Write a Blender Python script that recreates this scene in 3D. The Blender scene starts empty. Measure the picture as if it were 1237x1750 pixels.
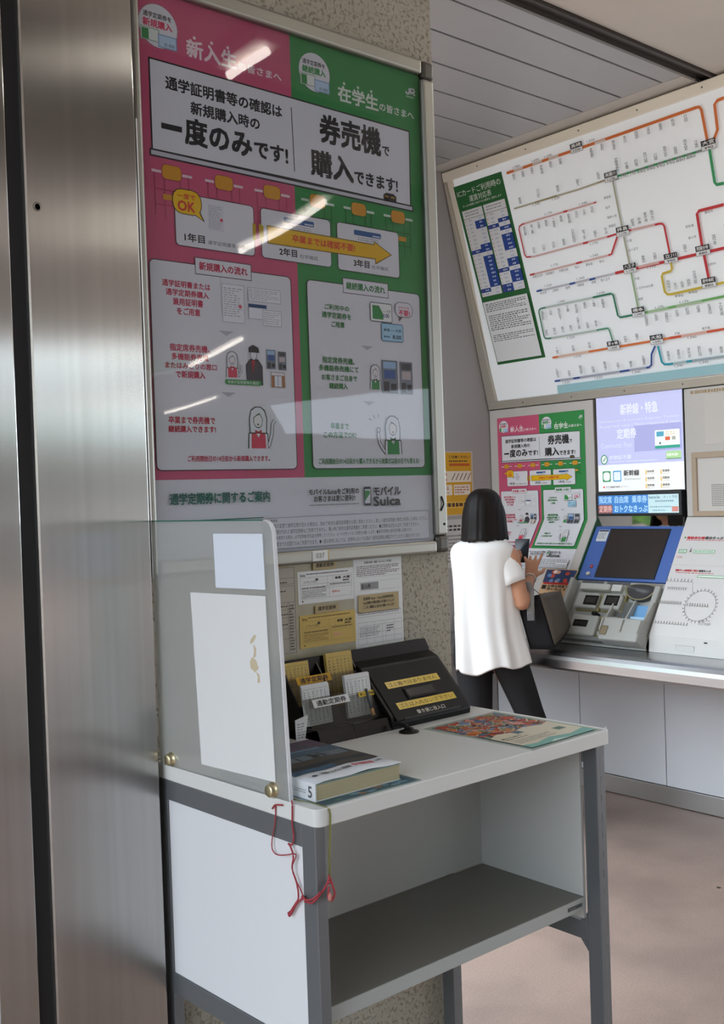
import bpy, bmesh, math, random
from mathutils import Vector, Matrix, noise
random.seed(7)
PI = math.pi
S = bpy.context.scene
COL = S.collection

# ---------------------------------------------------------------- camera
H = 1.52
def cam_matrix(yaw, pitch, roll):
    fwd = Vector((math.cos(yaw)*math.cos(pitch), math.sin(yaw)*math.cos(pitch), math.sin(pitch)))
    right = Vector((math.sin(yaw), -math.cos(yaw), 0)); up = right.cross(fwd)
    r2 = right*math.cos(roll) + up*math.sin(roll); u2 = -right*math.sin(roll) + up*math.cos(roll)
    m = Matrix((r2, u2, -fwd)).transposed().to_4x4(); m.translation = (0, 0, H)
    return m
cd = bpy.data.cameras.new('camera'); cam = bpy.data.objects.new('camera', cd); COL.objects.link(cam)
cam.matrix_world = cam_matrix(.8623168, -.015614579, -.0340778)
cd.sensor_fit = 'VERTICAL'; cd.sensor_height = 36; cd.lens = 36*1815.6/1750
cd.clip_start = .05; cd.clip_end = 300
S.camera = cam

# ---------------------------------------------------------------- world, exposure
W = bpy.data.worlds.new('world'); S.world = W; W.use_nodes = True
bg = W.node_tree.nodes['Background']; bg.inputs[0].default_value = (.80, .90, 1.0, 1); bg.inputs[1].default_value = 4.2
S.view_settings.view_transform = 'Standard'; S.view_settings.look = 'None'
S.view_settings.gamma = 1; S.view_settings.use_curve_mapping = False; S.view_settings.exposure = 0.48

# ---------------------------------------------------------------- materials
def lin(c):
    c = c/255
    return c/12.92 if c <= .04045 else ((c+.055)/1.055)**2.4
def hexc(h):
    return tuple(lin(int(h[i:i+2], 16)) for i in (0, 2, 4))
MC = {}
def mat(name, col, rough=.5, metal=0, nz=0, nscale=8, bump=0, bscale=60, stretch=(1,1,1), coat=0, col2=None, spec=.5, detail=4):
    if name in MC: return MC[name]
    m = bpy.data.materials.new(name); m.use_nodes = True; MC[name] = m
    nt = m.node_tree; b = nt.nodes['Principled BSDF']
    c = hexc(col) if isinstance(col, str) else col
    b.inputs['Base Color'].default_value = (*c, 1); b.inputs['Roughness'].default_value = rough
    b.inputs['Metallic'].default_value = metal; b.inputs['Coat Weight'].default_value = coat
    b.inputs['Coat Roughness'].default_value = .05
    b.inputs['Specular IOR Level'].default_value = spec
    if nz or bump:
        tc = nt.nodes.new('ShaderNodeTexCoord'); mp = nt.nodes.new('ShaderNodeMapping')
        nt.links.new(tc.outputs['Object'], mp.inputs[0]); mp.inputs['Scale'].default_value = stretch
    if nz:
        n = nt.nodes.new('ShaderNodeTexNoise'); n.inputs['Scale'].default_value = nscale; n.inputs['Detail'].default_value = detail
        nt.links.new(mp.outputs[0], n.inputs['Vector'])
        r = nt.nodes.new('ShaderNodeValToRGB'); r.color_ramp.elements[0].position = .3; r.color_ramp.elements[1].position = .7
        c2 = hexc(col2) if col2 else tuple(x*(1-nz) for x in c)
        r.color_ramp.elements[0].color = (*c2, 1); r.color_ramp.elements[1].color = (*c, 1)
        nt.links.new(n.outputs[0], r.inputs[0]); nt.links.new(r.outputs[0], b.inputs['Base Color'])
    if bump:
        n2 = nt.nodes.new('ShaderNodeTexNoise'); n2.inputs['Scale'].default_value = bscale; n2.inputs['Detail'].default_value = 3
        nt.links.new(mp.outputs[0], n2.inputs['Vector'])
        bp = nt.nodes.new('ShaderNodeBump'); bp.inputs['Strength'].default_value = bump; bp.inputs['Distance'].default_value = .002
        nt.links.new(n2.outputs[0], bp.inputs['Height']); nt.links.new(bp.outputs[0], b.inputs['Normal'])
    return m
def ink(h, rough=.55):
    return mat('ink_'+h, h, rough, spec=.3)
def emis(name, h, s):
    m = mat(name, h, .5); b = m.node_tree.nodes['Principled BSDF']
    b.inputs['Emission Color'].default_value = (*hexc(h), 1); b.inputs['Emission Strength'].default_value = s
    return m
def clearmat(name, tint=(1, 1, 1), gloss=.022, rough=.02, wav=0, frost=0):
    """thin clear plastic: transparent body with a fresnel reflection, optional milky share"""
    m = bpy.data.materials.new(name); m.use_nodes = True; MC[name] = m
    nt = m.node_tree; nt.nodes.clear()
    o = nt.nodes.new('ShaderNodeOutputMaterial'); t = nt.nodes.new('ShaderNodeBsdfTransparent'); t.inputs[0].default_value = (*tint, 1)
    g = nt.nodes.new('ShaderNodeBsdfGlossy'); g.inputs['Roughness'].default_value = rough
    lw = nt.nodes.new('ShaderNodeLayerWeight'); lw.inputs[0].default_value = .5
    pw = nt.nodes.new('ShaderNodeMath'); pw.operation = 'POWER'; pw.inputs[1].default_value = 5; nt.links.new(lw.outputs['Facing'], pw.inputs[0])
    f = nt.nodes.new('ShaderNodeMath'); f.operation = 'MULTIPLY_ADD'; f.inputs[1].default_value = .9; f.inputs[2].default_value = gloss; nt.links.new(pw.outputs[0], f.inputs[0])
    x = nt.nodes.new('ShaderNodeMixShader'); body = t
    if frost:
        d = nt.nodes.new('ShaderNodeBsdfDiffuse'); d.inputs[0].default_value = (.75, .76, .76, 1)
        y = nt.nodes.new('ShaderNodeMixShader'); y.inputs[0].default_value = frost
        nt.links.new(t.outputs[0], y.inputs[1]); nt.links.new(d.outputs[0], y.inputs[2]); body = y
    nt.links.new(f.outputs[0], x.inputs[0]); nt.links.new(body.outputs[0], x.inputs[1]); nt.links.new(g.outputs[0], x.inputs[2])
    if wav:
        tc = nt.nodes.new('ShaderNodeTexCoord'); n = nt.nodes.new('ShaderNodeTexNoise'); n.inputs['Scale'].default_value = 4; n.inputs['Detail'].default_value = 0
        b = nt.nodes.new('ShaderNodeBump'); b.inputs['Strength'].default_value = wav; b.inputs['Distance'].default_value = .01
        nt.links.new(tc.outputs['Object'], n.inputs['Vector']); nt.links.new(n.outputs[0], b.inputs['Height']); nt.links.new(b.outputs[0], g.inputs['Normal'])
    nt.links.new(x.outputs[0], o.inputs[0])
    return m

def plaster_mat(name, base, pit, scale=95, lo=.40, hi=.47, bstr=.9):
    m = bpy.data.materials.new(name); m.use_nodes = True; MC[name] = m
    nt = m.node_tree; b = nt.nodes['Principled BSDF']; b.inputs['Roughness'].default_value = .85
    tc = nt.nodes.new('ShaderNodeTexCoord')
    n = nt.nodes.new('ShaderNodeTexNoise'); n.inputs['Scale'].default_value = scale; n.inputs['Detail'].default_value = 2; n.inputs['Distortion'].default_value = .4
    nt.links.new(tc.outputs['Object'], n.inputs['Vector'])
    r = nt.nodes.new('ShaderNodeValToRGB'); r.color_ramp.elements[0].position = lo; r.color_ramp.elements[1].position = hi
    r.color_ramp.elements[0].color = (*hexc(pit), 1); r.color_ramp.elements[1].color = (*hexc(base), 1)
    nt.links.new(n.outputs[0], r.inputs[0])
    n3 = nt.nodes.new('ShaderNodeTexNoise'); n3.inputs['Scale'].default_value = 3
    nt.links.new(tc.outputs['Object'], n3.inputs['Vector'])
    mx = nt.nodes.new('ShaderNodeMixRGB'); mx.blend_type = 'MULTIPLY'; mx.inputs[0].default_value = .35
    nt.links.new(r.outputs[0], mx.inputs[1]); nt.links.new(n3.outputs[0], mx.inputs[2]); nt.links.new(mx.outputs[0], b.inputs['Base Color'])
    r2 = nt.nodes.new('ShaderNodeValToRGB'); r2.color_ramp.elements[0].position = lo-.06; r2.color_ramp.elements[1].position = hi+.05
    nt.links.new(n.outputs[0], r2.inputs[0])
    bp = nt.nodes.new('ShaderNodeBump'); bp.inputs['Strength'].default_value = bstr; bp.inputs['Distance'].default_value = .003
    nt.links.new(r2.outputs[0], bp.inputs['Height']); nt.links.new(bp.outputs[0], b.inputs['Normal'])
    return m
M_PLASTER = plaster_mat('sprayed_plaster', 'b6b1a1', '9a9484', scale=120, lo=.36, hi=.44)
M_STEEL = mat('brushed_steel', (.50, .495, .48), .20, 1, nz=.10, nscale=70, stretch=(1, 1, .012))
_b = M_STEEL.node_tree.nodes['Principled BSDF']; _b.inputs['Anisotropic'].default_value = 1
_t = M_STEEL.node_tree.nodes.new('ShaderNodeCombineXYZ'); _t.inputs[0].default_value = 1
M_STEEL.node_tree.links.new(_t.outputs[0], _b.inputs['Tangent'])
M_STEEL2 = mat('counter_steel', (.48, .48, .49), .30, 1, nz=.06, nscale=30, stretch=(1, .05, 1))
M_KICK = mat('kick_steel', (.62, .61, .60), .35, 1)
M_ALU = mat('anodised_aluminium', (.30, .30, .27), .38, .8)
M_ALUW = mat('cream_aluminium', 'ece6d8', .4, .1)
M_BLACKGAP = mat('black_joint', '141417', .6)
M_DESKTOP = mat('white_laminate', 'd9dcda', .35, spec=.4)
M_DESKSIDE = mat('white_side_panel', 'dfe2e6', .45)
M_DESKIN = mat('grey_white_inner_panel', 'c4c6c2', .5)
M_SHELF = mat('grey_shelf_laminate', '76746e', .45, nz=.04, nscale=120)
M_LEG = mat('grey_painted_steel', '767a7e', .35, .45)
M_PLINTH = mat('counter_panel_white', 'dadbe0', .45)
M_BACKWALL = mat('backwall_paint', 'aaa6a6', .7, nz=.04, nscale=200)
M_PANEL = mat('machine_panel_beige', 'c9c5c0', .5, nz=.03, nscale=6)
M_PANELW = mat('slope_panel_white', 'd8d6d4', .5)
M_BLACK = mat('black_acrylic', '0b0b0b', .25, spec=.3)
M_BLACKM = mat('black_matte', '111110', .6, spec=.25)
M_PAPER = mat('white_paper', 'd9dcdd', .7)
M_YPAPER = mat('yellow_paper', 'c8ad60', .7)
M_COVER = clearmat('acrylic_cover', tint=(.885, .895, .91), gloss=.021, wav=.12)
M_CLEAR = clearmat('clear_acrylic', tint=(.80, .81, .80), rough=.05, frost=.03)
M_SHEET = clearmat('clear_vinyl_sheet', tint=(.96, .95, .93), rough=.1, frost=.05)

# ---------------------------------------------------------------- object helpers
def link(o): COL.objects.link(o); return o
def tag(o, label=None, cat=None, group=None, kind=None):
    if label: o['label'] = label
    if cat: o['category'] = cat
    if group: o['group'] = group
    if kind: o['kind'] = kind
    return o
def thing(name, loc, label=None, cat=None, group=None, kind=None):
    o = link(bpy.data.objects.new(name, None)); o.location = loc; o.empty_display_size = .05
    o['_l'] = 0; del o['_l']
    return tag(o, label, cat, group, kind)
def wloc(o):
    v = Vector(o.location)
    p = o.parent
    return v if p is None else v  # children meshes keep world vertices, so their own location is the offset below
class MB:
    def __init__(s): s.bm = bmesh.new(); s.mats = []
    def mi(s, m):
        if m not in s.mats: s.mats.append(m)
        return s.mats.index(m)
    def face(s, vs, k, smooth=False):
        try: f = s.bm.faces.new(vs)
        except ValueError: return
        f.material_index = k; f.smooth = smooth; return f
    def hexa(s, p, m):           # p: 8 corners, bottom 4 then top 4
        k = s.mi(m); v = [s.bm.verts.new(q) for q in p]
        for i in ((0,3,2,1),(4,5,6,7),(0,1,5,4),(1,2,6,5),(2,3,7,6),(3,0,4,7)): s.face([v[j] for j in i], k)
        return s
    def box(s, x0, x1, y0, y1, z0, z1, m, fr=None):
        p = [(x0,y0,z0),(x1,y0,z0),(x1,y1,z0),(x0,y1,z0),(x0,y0,z1),(x1,y0,z1),(x1,y1,z1),(x0,y1,z1)]
        if fr: p = [fr(*q) for q in p]
        return s.hexa(p, m)
    def prism(s, prof, a, b, m, fr):   # prof: list of (p,q); fr(p,q,t) -> xyz
        k = s.mi(m); A = [s.bm.verts.new(fr(p, q, a)) for p, q in prof]; B = [s.bm.verts.new(fr(p, q, b)) for p, q in prof]
        n = len(prof); s.face(A[::-1], k); s.face(B, k)
        for i in range(n): s.face([A[i], A[(i+1)%n], B[(i+1)%n], B[i]], k)
        return s
    def rings(s, R, m, cap=True, smooth=True, closed=True):
        k = s.mi(m); L = [[s.bm.verts.new(p) for p in r] for r in R]; n = len(L[0])
        for a, b in zip(L, L[1:]):
            for i in range(n if closed else n-1): s.face([a[i], a[(i+1)%n], b[(i+1)%n], b[i]], k, smooth)
        if cap: s.face(L[0][::-1], k, smooth); s.face(L[-1], k, smooth)
        return s
    def tube(s, pts, r, m, n=8, sub=4, taper=None):
        P = [Vector(p) for p in pts]
        if sub > 1 and len(P) > 2:
            Q = []
            for i in range(len(P)-1):
                p0, p1, p2, p3 = P[max(i-1, 0)], P[i], P[i+1], P[min(i+2, len(P)-1)]
                for j in range(sub):
                    t = j/sub
                    Q.append(.5*((2*p1)+(-p0+p2)*t+(2*p0-5*p1+4*p2-p3)*t*t+(-p0+3*p1-3*p2+p3)*t**3))
            P = Q+[P[-1]]
        R = []; up = Vector((.13, .21, .97))
        for i, p in enumerate(P):
            d = (P[min(i+1, len(P)-1)]-P[max(i-1, 0)])
            if d.length < 1e-9: d = Vector((0, 0, 1))
            d.normalize()
            a = d.cross(up)
            if a.length < 1e-3: a = d.cross(Vector((1, 0, 0)))
            a.normalize(); b = d.cross(a)
            rr = r if taper is None else r*taper(i/(len(P)-1))
            R.append([p+(a*math.cos(2*PI*k/n)+b*math.sin(2*PI*k/n))*rr for k in range(n)])
        return s.rings(R, m)
    def lathe(s, prof, c, ax, m, n=24):   # prof (radius, along)
        ax = Vector(ax).normalized(); a = ax.cross(Vector((.3, .5, .8))).normalized(); b = ax.cross(a); c = Vector(c)
        return s.rings([[c+ax*h+(a*math.cos(2*PI*k/n)+b*math.sin(2*PI*k/n))*max(r, 1e-5) for k in range(n)] for r, h in prof], m)
    def build(s, name, parent=None, bevel=0, seg=2, loc=None, rz=0, **kw):
        bmesh.ops.recalc_face_normals(s.bm, faces=s.bm.faces)
        if bevel:
            E = [e for e in s.bm.edges if len(e.link_faces) == 2 and e.calc_face_angle(0) > .5]
            bmesh.ops.bevel(s.bm, geom=E, offset=bevel, segments=seg, affect='EDGES', profile=.5)
        me = bpy.data.meshes.new(name)
        base = Vector(loc) if loc is not None else None
        if base is not None: bmesh.ops.translate(s.bm, verts=s.bm.verts, vec=-base)
        s.bm.to_mesh(me); s.bm.free()
        for m in s.mats: me.materials.append(m)
        o = link(bpy.data.objects.new(name, me))
        if base is not None: o.location = base
        if parent: adopt(o, parent)
        return tag(o, **kw)
def root_inv(p):
    bpy.context.view_layer.update()
    return p.matrix_world.inverted()
def adopt(o, p):
    o.parent = p; o.matrix_parent_inverse = WM(p).inverted()
def WM(o):
    m = o.matrix_basis.copy()
    if o.parent: m = WM(o.parent) @ o.matrix_parent_inverse @ m
    return m
def bx(name, x0, x1, y0, y1, z0, z1, m, parent=None, bevel=0, fr=None, **kw):
    return MB().box(x0, x1, y0, y1, z0, z1, m, fr).build(name, parent, bevel, **kw)

# ---------------------------------------------------------------- printing
TXT = {}
def glyphs(body, bold, v=False):
    key = (body, bold, v)
    if key not in TXT:
        c = bpy.data.curves.new('t', 'FONT'); c.body = '\n'.join(body) if v else body
        c.resolution_u = 2; c.fill_mode = 'FRONT'
        if v: c.space_line = .82; c.align_x = 'CENTER'
        o = link(bpy.data.objects.new('t', c)); dg = bpy.context.evaluated_depsgraph_get()
        me = bpy.data.meshes.new_from_object(o.evaluated_get(dg))
        V = [(p.co.x, p.co.y) for p in me.vertices]; F = [tuple(f.vertices) for f in me.polygons]
        bpy.data.objects.remove(o); bpy.data.curves.remove(c); bpy.data.meshes.remove(me)
        TXT[key] = (V, F)
    return TXT[key]
class Print:
    """flat print in local (u, v) millimetres or metres; every element gets its own hair-thin layer"""
    def __init__(s, step=.00003, h0=.0002, down=False):
        s.bm = bmesh.new(); s.mats = []; s.h = h0; s.step = step; s.down = -1 if down else 1
    def k(s, h):
        m = ink(h) if isinstance(h, str) else h
        if m not in s.mats: s.mats.append(m)
        return s.mats.index(m)
    def raw(s, V, F, c):
        k = s.k(c); vs = [s.bm.verts.new((x, y, s.h)) for x, y in V]
        for f in F:
            try: s.bm.faces.new([vs[i] for i in f]).material_index = k
            except ValueError: pass
        return s
    def up(s): s.h += s.step; return s
    def poly(s, P, c):
        s.up(); return s.raw(P, [tuple(range(len(P)))], c)
    def rect(s, x0, y0, x1, y1, c): return s.poly([(x0,y0),(x1,y0),(x1,y1),(x0,y1)], c)
    def ell(s, x, y, a, b, c, n=28): return s.poly([(x+a*math.cos(2*PI*i/n), y+b*math.sin(2*PI*i/n)) for i in range(n)], c)
    def rr(s, x0, y0, x1, y1, r, c, oc=None, ow=1.5):
        def R(x0, y0, x1, y1, r):
            P = []
            for cx, cy, a in ((x1-r, y1-r, 0), (x0+r, y1-r, 90), (x0+r, y0+r, 180), (x1-r, y0+r, 270)):
                P += [(cx+r*math.cos(math.radians(a+t)), cy+r*math.sin(math.radians(a+t))) for t in (0, 30, 60, 90)]
            return P
        if oc: s.poly(R(x0-ow, y0-ow, x1+ow, y1+ow, r+ow), oc)
        return s.poly(R(x0, y0, x1, y1, r), c)
    def line(s, P, w, c, up=True):
        if up: s.up()
        V = []; F = []
        n = len(P)
        for i, (x, y) in enumerate(P):
            ax, ay = P[max(i-1, 0)]; bx_, by = P[min(i+1, n-1)]
            dx, dy = bx_-ax, by-ay; L = math.hypot(dx, dy) or 1
            V += [(x-dy/L*w/2, y+dx/L*w/2), (x+dy/L*w/2, y-dx/L*w/2)]
        for i in range(n-1): F.append((2*i, 2*i+1, 2*i+3, 2*i+2))
        return s.raw(V, F, c)
    def text(s, body, x0, y0, x1, y1, c, bold=0., mode='fit', v=False, rot=0):
        V, F = glyphs(body, bold, v)
        if not V: return s
        ax, bx_ = min(p[0] for p in V), max(p[0] for p in V); ay, by = min(p[1] for p in V), max(p[1] for p in V)
        sx = (x1-x0)/max(bx_-ax, 1e-6); sy = (y1-y0)/max(by-ay, 1e-6)
        if mode == 'keep': sx = sy = min(sx, sy)
        mx, my = (x0+x1)/2, (y0+y1)/2; cx_, cy_ = (ax+bx_)/2, (ay+by)/2
        e = bold*.72*min(sx, sy)
        for ex, ey in (((e, e), (-e, -e), (e, -e), (-e, e)) if bold > .029 and not v else ((0, 0),)):
            s.up(); s.raw([(mx+(x-cx_)*sx+ex, my+(y-cy_)*sy*s.down+ey) for x, y in V], F, c)
        return s
    def fine(s, x0, y0, x1, y1, rows, c, fill=.62, seed=1, wlo=.004, whi=.02):
        """rows of unreadably small lettering as short dashes"""
        R = random.Random(seed); k = s.k(c); s.up(); hh = (y1-y0)/rows; L = x1-x0
        for r in range(rows):
            y = y1-hh*(r+.5); x = x0; end = x1-(R.random()*.35*L if r % 3 == 2 else 0)
            while x < end:
                w = L*(wlo+R.random()*(whi-wlo)); t = hh*fill/2*(.7+.3*R.random())
                if x+w > end: break
                s.raw([(x,y-t),(x+w,y-t),(x+w,y+t),(x,y+t)], [(0,1,2,3)], c); x += w*1.35
        return s
    def build(s, name, fr, parent=None, bend=None, scale=1., **kw):
        bmesh.ops.recalc_face_normals(s.bm, faces=s.bm.faces)
        if bend is not None:
            bmesh.ops.bisect_plane(s.bm, geom=s.bm.verts[:]+s.bm.edges[:]+s.bm.faces[:], plane_co=(0, bend, 0), plane_no=(0, 1, 0), dist=1e-7)
        for v in s.bm.verts: v.co = Vector(fr(v.co.x*scale, v.co.y*scale, v.co.z))
        me = bpy.data.meshes.new(name); s.bm.to_mesh(me); s.bm.free()
        for m in s.mats: me.materials.append(m)
        o = link(bpy.data.objects.new(name, me))
        if parent: adopt(o, parent)
        return tag(o, **kw)

# frames (u right, v up, h out of the surface)
def F_wallA(x0, z0, y): return lambda u, v, h: (x0+u, y-h, z0+v)
def F_wallB(y0, z0, x): return lambda u, v, h: (x-h, y0-u, z0+v)
def F_top(x0, y0, z, ang=0):
    c, s_ = math.cos(ang), math.sin(ang)
    return lambda u, v, h: (x0+u*c-v*s_, y0+u*s_+v*c, z+h)

# ================================================================ SETTING
def struct(o): o['kind'] = 'structure'; return o
fl = mat('terrazzo_concrete', 'b29a8d', .5, nz=.3, nscale=1.3, col2='9c887e', bump=.05, bscale=300, spec=.35)
# floor gets a second, finer speckle and a few darker damp patches
nt = fl.node_tree; b = nt.nodes['Principled BSDF']
tc = nt.nodes.new('ShaderNodeTexCoord'); n1 = nt.nodes.new('ShaderNodeTexNoise'); n1.inputs['Scale'].default_value = 2.2; n1.inputs['Detail'].default_value = 6
n2 = nt.nodes.new('ShaderNodeTexNoise'); n2.inputs['Scale'].default_value = 160; n2.inputs['Detail'].default_value = 2
rp = nt.nodes.new('ShaderNodeValToRGB'); rp.color_ramp.elements[0].position = .36; rp.color_ramp.elements[1].position = .56
rp.color_ramp.elements[0].color = (.55, .55, .57, 1); rp.color_ramp.elements[1].color = (1, 1, 1, 1)
r3 = nt.nodes.new('ShaderNodeValToRGB'); r3.color_ramp.elements[0].position = .3; r3.color_ramp.elements[1].position = .6
r3.color_ramp.elements[0].color = (.82, .82, .82, 1); r3.color_ramp.elements[1].color = (1, 1, 1, 1)
for n in (n1, n2): nt.links.new(tc.outputs['Object'], n.inputs['Vector'])
nt.links.new(n1.outputs[0], rp.inputs[0]); nt.links.new(n2.outputs[0], r3.inputs[0])
old = b.inputs['Base Color'].links[0].from_socket
m1 = nt.nodes.new('ShaderNodeMixRGB'); m1.blend_type = 'MULTIPLY'; m1.inputs[0].default_value = .5
m2 = nt.nodes.new('ShaderNodeMixRGB'); m2.blend_type = 'MULTIPLY'; m2.inputs[0].default_value = 1
nt.links.new(old, m1.inputs[1]); nt.links.new(rp.outputs[0], m1.inputs[2]); nt.links.new(m1.outputs[0], m2.inputs[1]); nt.links.new(r3.outputs[0], m2.inputs[2])
nt.links.new(m2.outputs[0], b.inputs['Base Color'])
struct(bx('floor', -30, 30, -30, 30, -.1, 0, fl))
MB().lathe([(.008, 0), (.008, .0008)], (3.566, 2.176, 0), (0, 0, 1), mat('gum_dark', '4a403a', .8), 12).build('floor_spot', bpy.data.objects['floor'])
XE = 1.71     # right end of the plastered pillar wall
struct(bx('wall_front', -.9, XE, 1.70, 2.15, 0, 3.21, M_PLASTER, bevel=.004))
struct(bx('wall_back', 3.05, 4.7, 3.96, 4.1, 0, 3.21, M_BACKWALL))
struct(bx('wall_right', 4.55, 4.7, 1.2, 3.96, 0, 3.21, M_PANEL))
# ceiling: slatted metal planks, a dark channel, then smooth boards; joints recessed
CZ = 3.21
M_PLANK = mat('grey_ceiling_plank', 'aeb0b2', .4, .2, nz=.03, nscale=40, stretch=(.1, 1, 1))
M_BOARD = mat('ceiling_board', 'cbc6bd', .7, nz=.05, nscale=3)
M_DARK = mat('dark_channel', '3a3430', .5)
ceil = struct(thing('ceiling', (1, 3, CZ)))
bx('backing', 1.35, 4.70, 2.40, 4.2, CZ+.012, CZ+.05, M_DARK, ceil)
pm = None
for i in range(8):
    if pm is None:
        o = bx('plank', 1.35, 3.93, 2.5585, 2.7535, CZ, CZ+.011, M_PLANK, ceil, bevel=.002); pm = o
    else:
        o = link(bpy.data.objects.new('plank', pm.data)); o.location = (0, .2065*i, 0); adopt(o, ceil)
bx('plank', 1.35, 3.93, 2.452, 2.5485, CZ, CZ+.011, M_PLANK, ceil, bevel=.002)
bx('end_trim', 3.931, 4.70, 2.452, 4.2, CZ-.002, CZ+.012, mat('end_trim_grey', 'c2bfb9', .5), ceil, bevel=.001)
MB().box(-2.2, 4.7, 2.375, 2.45, CZ+.02, CZ+.05, M_DARK).box(-2.2, 4.7, 2.368, 2.382, CZ-.012, CZ+.05, M_DARK).box(-2.2, 4.0, 2.437, 2.452, CZ-.006, CZ+.05, mat('grey_lip', '7d7a76', .4, .5)).build('channel', ceil)
for (x0, x1, y0, y1) in ((-2.2, 1.6, .3, 2.366), (1.604, 4.7, 1.35, 2.366), (1.604, 4.7, .3, 1.346), (-2.2, 1.6, -2.0, .296), (1.604, 7.0, -2.0, .296), (-2.2, 7.0, -7.3, -2.004), (7.004, 12, -14, .296)):
    bx('board', x0, x1, y0, y1, CZ, CZ+.03, M_BOARD, ceil, bevel=.001)
MB().lathe([(.006, 0), (.006, .003), (.003, .004)], (3.35, 1.95, CZ), (0, 0, -1), M_DARK, 12).build('screw', ceil)
struct(bx('trim_1', -2.2, 3.2, -.87, -.13, CZ-.012, CZ-.001, mat('brown_beam', '3c3733', .6)))
struct(bx('trim_2', -2.2, 4.5, -1.68, -.872, CZ-.010, CZ-.001, mat('brown_panel', '7d766c', .6)))
struct(bx('light_blocker_rear', -2.2, 2.7, -4.2, -4.0, 0, CZ, mat('light_blocker_brown', '5a534c', .8)))  # unseen dark blocker added behind the camera to dim the poster wall
struct(bx('trim_3', -8, 26, -16.8, -16.5, 0, 1.6, mat('grey_low_wall', '857e78', .8)))
struct(bx('trim_4', -8, 26, -16.8, -16.6, 1.6, 2.9, mat('brown_hoarding', '5f554a', .8)))
struct(bx('light_blocker_left', -2.4, -2.2, -4.2, -1.7, 0, CZ, mat('light_blocker_brown', '5a534c', .8)))  # added out of view to narrow the daylight from the left
struct(bx('trim_5', -14, -13.8, -20, 20, 0, 3.2, mat('far_wall', '6b625c', .8)))

# outside greenery, seen only as reflections
M_LEAF = mat('leaf_green', '4d7a2c', .8, nz=.6, nscale=6, col2='25401a', bump=1, bscale=10)
for i, (x, y, h, r) in enumerate(((-5.5, 9.5, 4.2, 1.7), (-8.5, 15.0, 5.5, 2.2), (-11.5, 5, 4.5, 2.0), (6, -20, 5.0, 2.6), (13.0, -19, 5.0, 2.6), (-1, -20, 4.6, 2.4))):
    t = thing('shade_tree', (x, y, 0), 'green leafy tree outside, seen only mirrored in the steel', 'tree', 'trees outside the station')
    MB().tube([(x, y, 0), (x+.1, y, h*.4), (x, y+.1, h*.6)], .14, mat('bark', '4a3a2c', .9)).build('trunk', t)
    bm_ = bmesh.new(); bmesh.ops.create_icosphere(bm_, subdivisions=4, radius=1)
    for v in bm_.verts:
        k = 1+.35*noise.noise(v.co*2.2+Vector((i*3, 0, 0)))+.18*noise.noise(v.co*7)
        v.co = Vector((v.co.x*r*k+x, v.co.y*r*k+y, v.co.z*h*.42*k+h*.62))
    me = bpy.data.meshes.new('crown'); bm_.to_mesh(me); bm_.free(); me.materials.append(M_LEAF)
    adopt(link(bpy.data.objects.new('crown', me)), t)

# ---------------------------------------------------------------- ceiling tube lamps
M_TUBE = emis('fluorescent_tube', 'fff6ea', 17)
def lamp(p, q, label):
    p, q = Vector(p), Vector(q); t = thing('tube_lamp', (p+q)/2, label, 'ceiling lamp', 'fluorescent lamps along the concourse ceiling')
    d = (q-p).normalized(); n = Vector((-d.y, d.x, 0))
    def fr(u, v, h): return p+d*u+n*v+Vector((0, 0, h))
    L = (q-p).length
    bx('housing', -.03, L+.03, -.06, .06, -.05, 0, mat('lamp_white', 'e8e8e4', .4), t, .004, fr)
    MB().tube([p+Vector((0, 0, -.075)), q+Vector((0, 0, -.075))], .018, M_TUBE, 12, 1).build('tube', t)
for a, b_, t_ in (((2.30, .26, CZ), (2.32, -.02, CZ), 'short ceiling tube lamp whose glare falls on the pink top of the poster'),
                  ((3.70, -1.17, CZ), (3.95, -2.33, CZ), 'ceiling tube lamp whose long glare crosses the yellow arrow of the poster'),
                  ((6.2, -5.76, CZ), (6.6, -7.3, CZ), 'ceiling tube lamp farther off, its glare on the lower left poster panel'),
                  ((9.13, -10.6, CZ), (9.7, -13.2, CZ), 'farthest ceiling tube lamp, its glare lowest on the big poster'),
                  ((3.1, 1.75, CZ), (3.1, .65, CZ), 'ceiling tube lamp over the aisle in front of the fare map')):
    lamp(a, b_, t_)

# ---------------------------------------------------------------- stainless pillar cladding
col = thing('steel_pillar', (.5, 1.68, 0), 'tall brushed stainless steel pillar beside the white writing desk', 'pillar')
MB().box(.728, .9305, 1.66, 1.699, 0, 3.2, M_STEEL).build('cladding_panel', col, .0015)
MB().box(.632, .697, 1.66, 1.699, 0, 3.2, M_STEEL).build('cladding_panel', col, .0015)
bx('joint', .697, .728, 1.668, 1.699, 0, 3.2, M_BLACKGAP, col)
bx('joint_lip', .7245, .7285, 1.6575, 1.668, 0, 3.2, mat('bright_steel_lip', (.75, .74, .70), .3, 1), col)
bx('pale_edge', .50, .630, 1.652, 1.699, 0, 1.16, mat('pale_grey_post', 'b9bdc2', .5), col)
for x, z in ((.746, 2.01),):
    MB().lathe([(.0075, 0), (.0075, .0008), (.005, .0008), (.005, 0)], (x, 1.66, z), (0, -1, 0), mat('rivet', '8a867e', .5, .8), 20).build('scuffed_plug', col)

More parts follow.
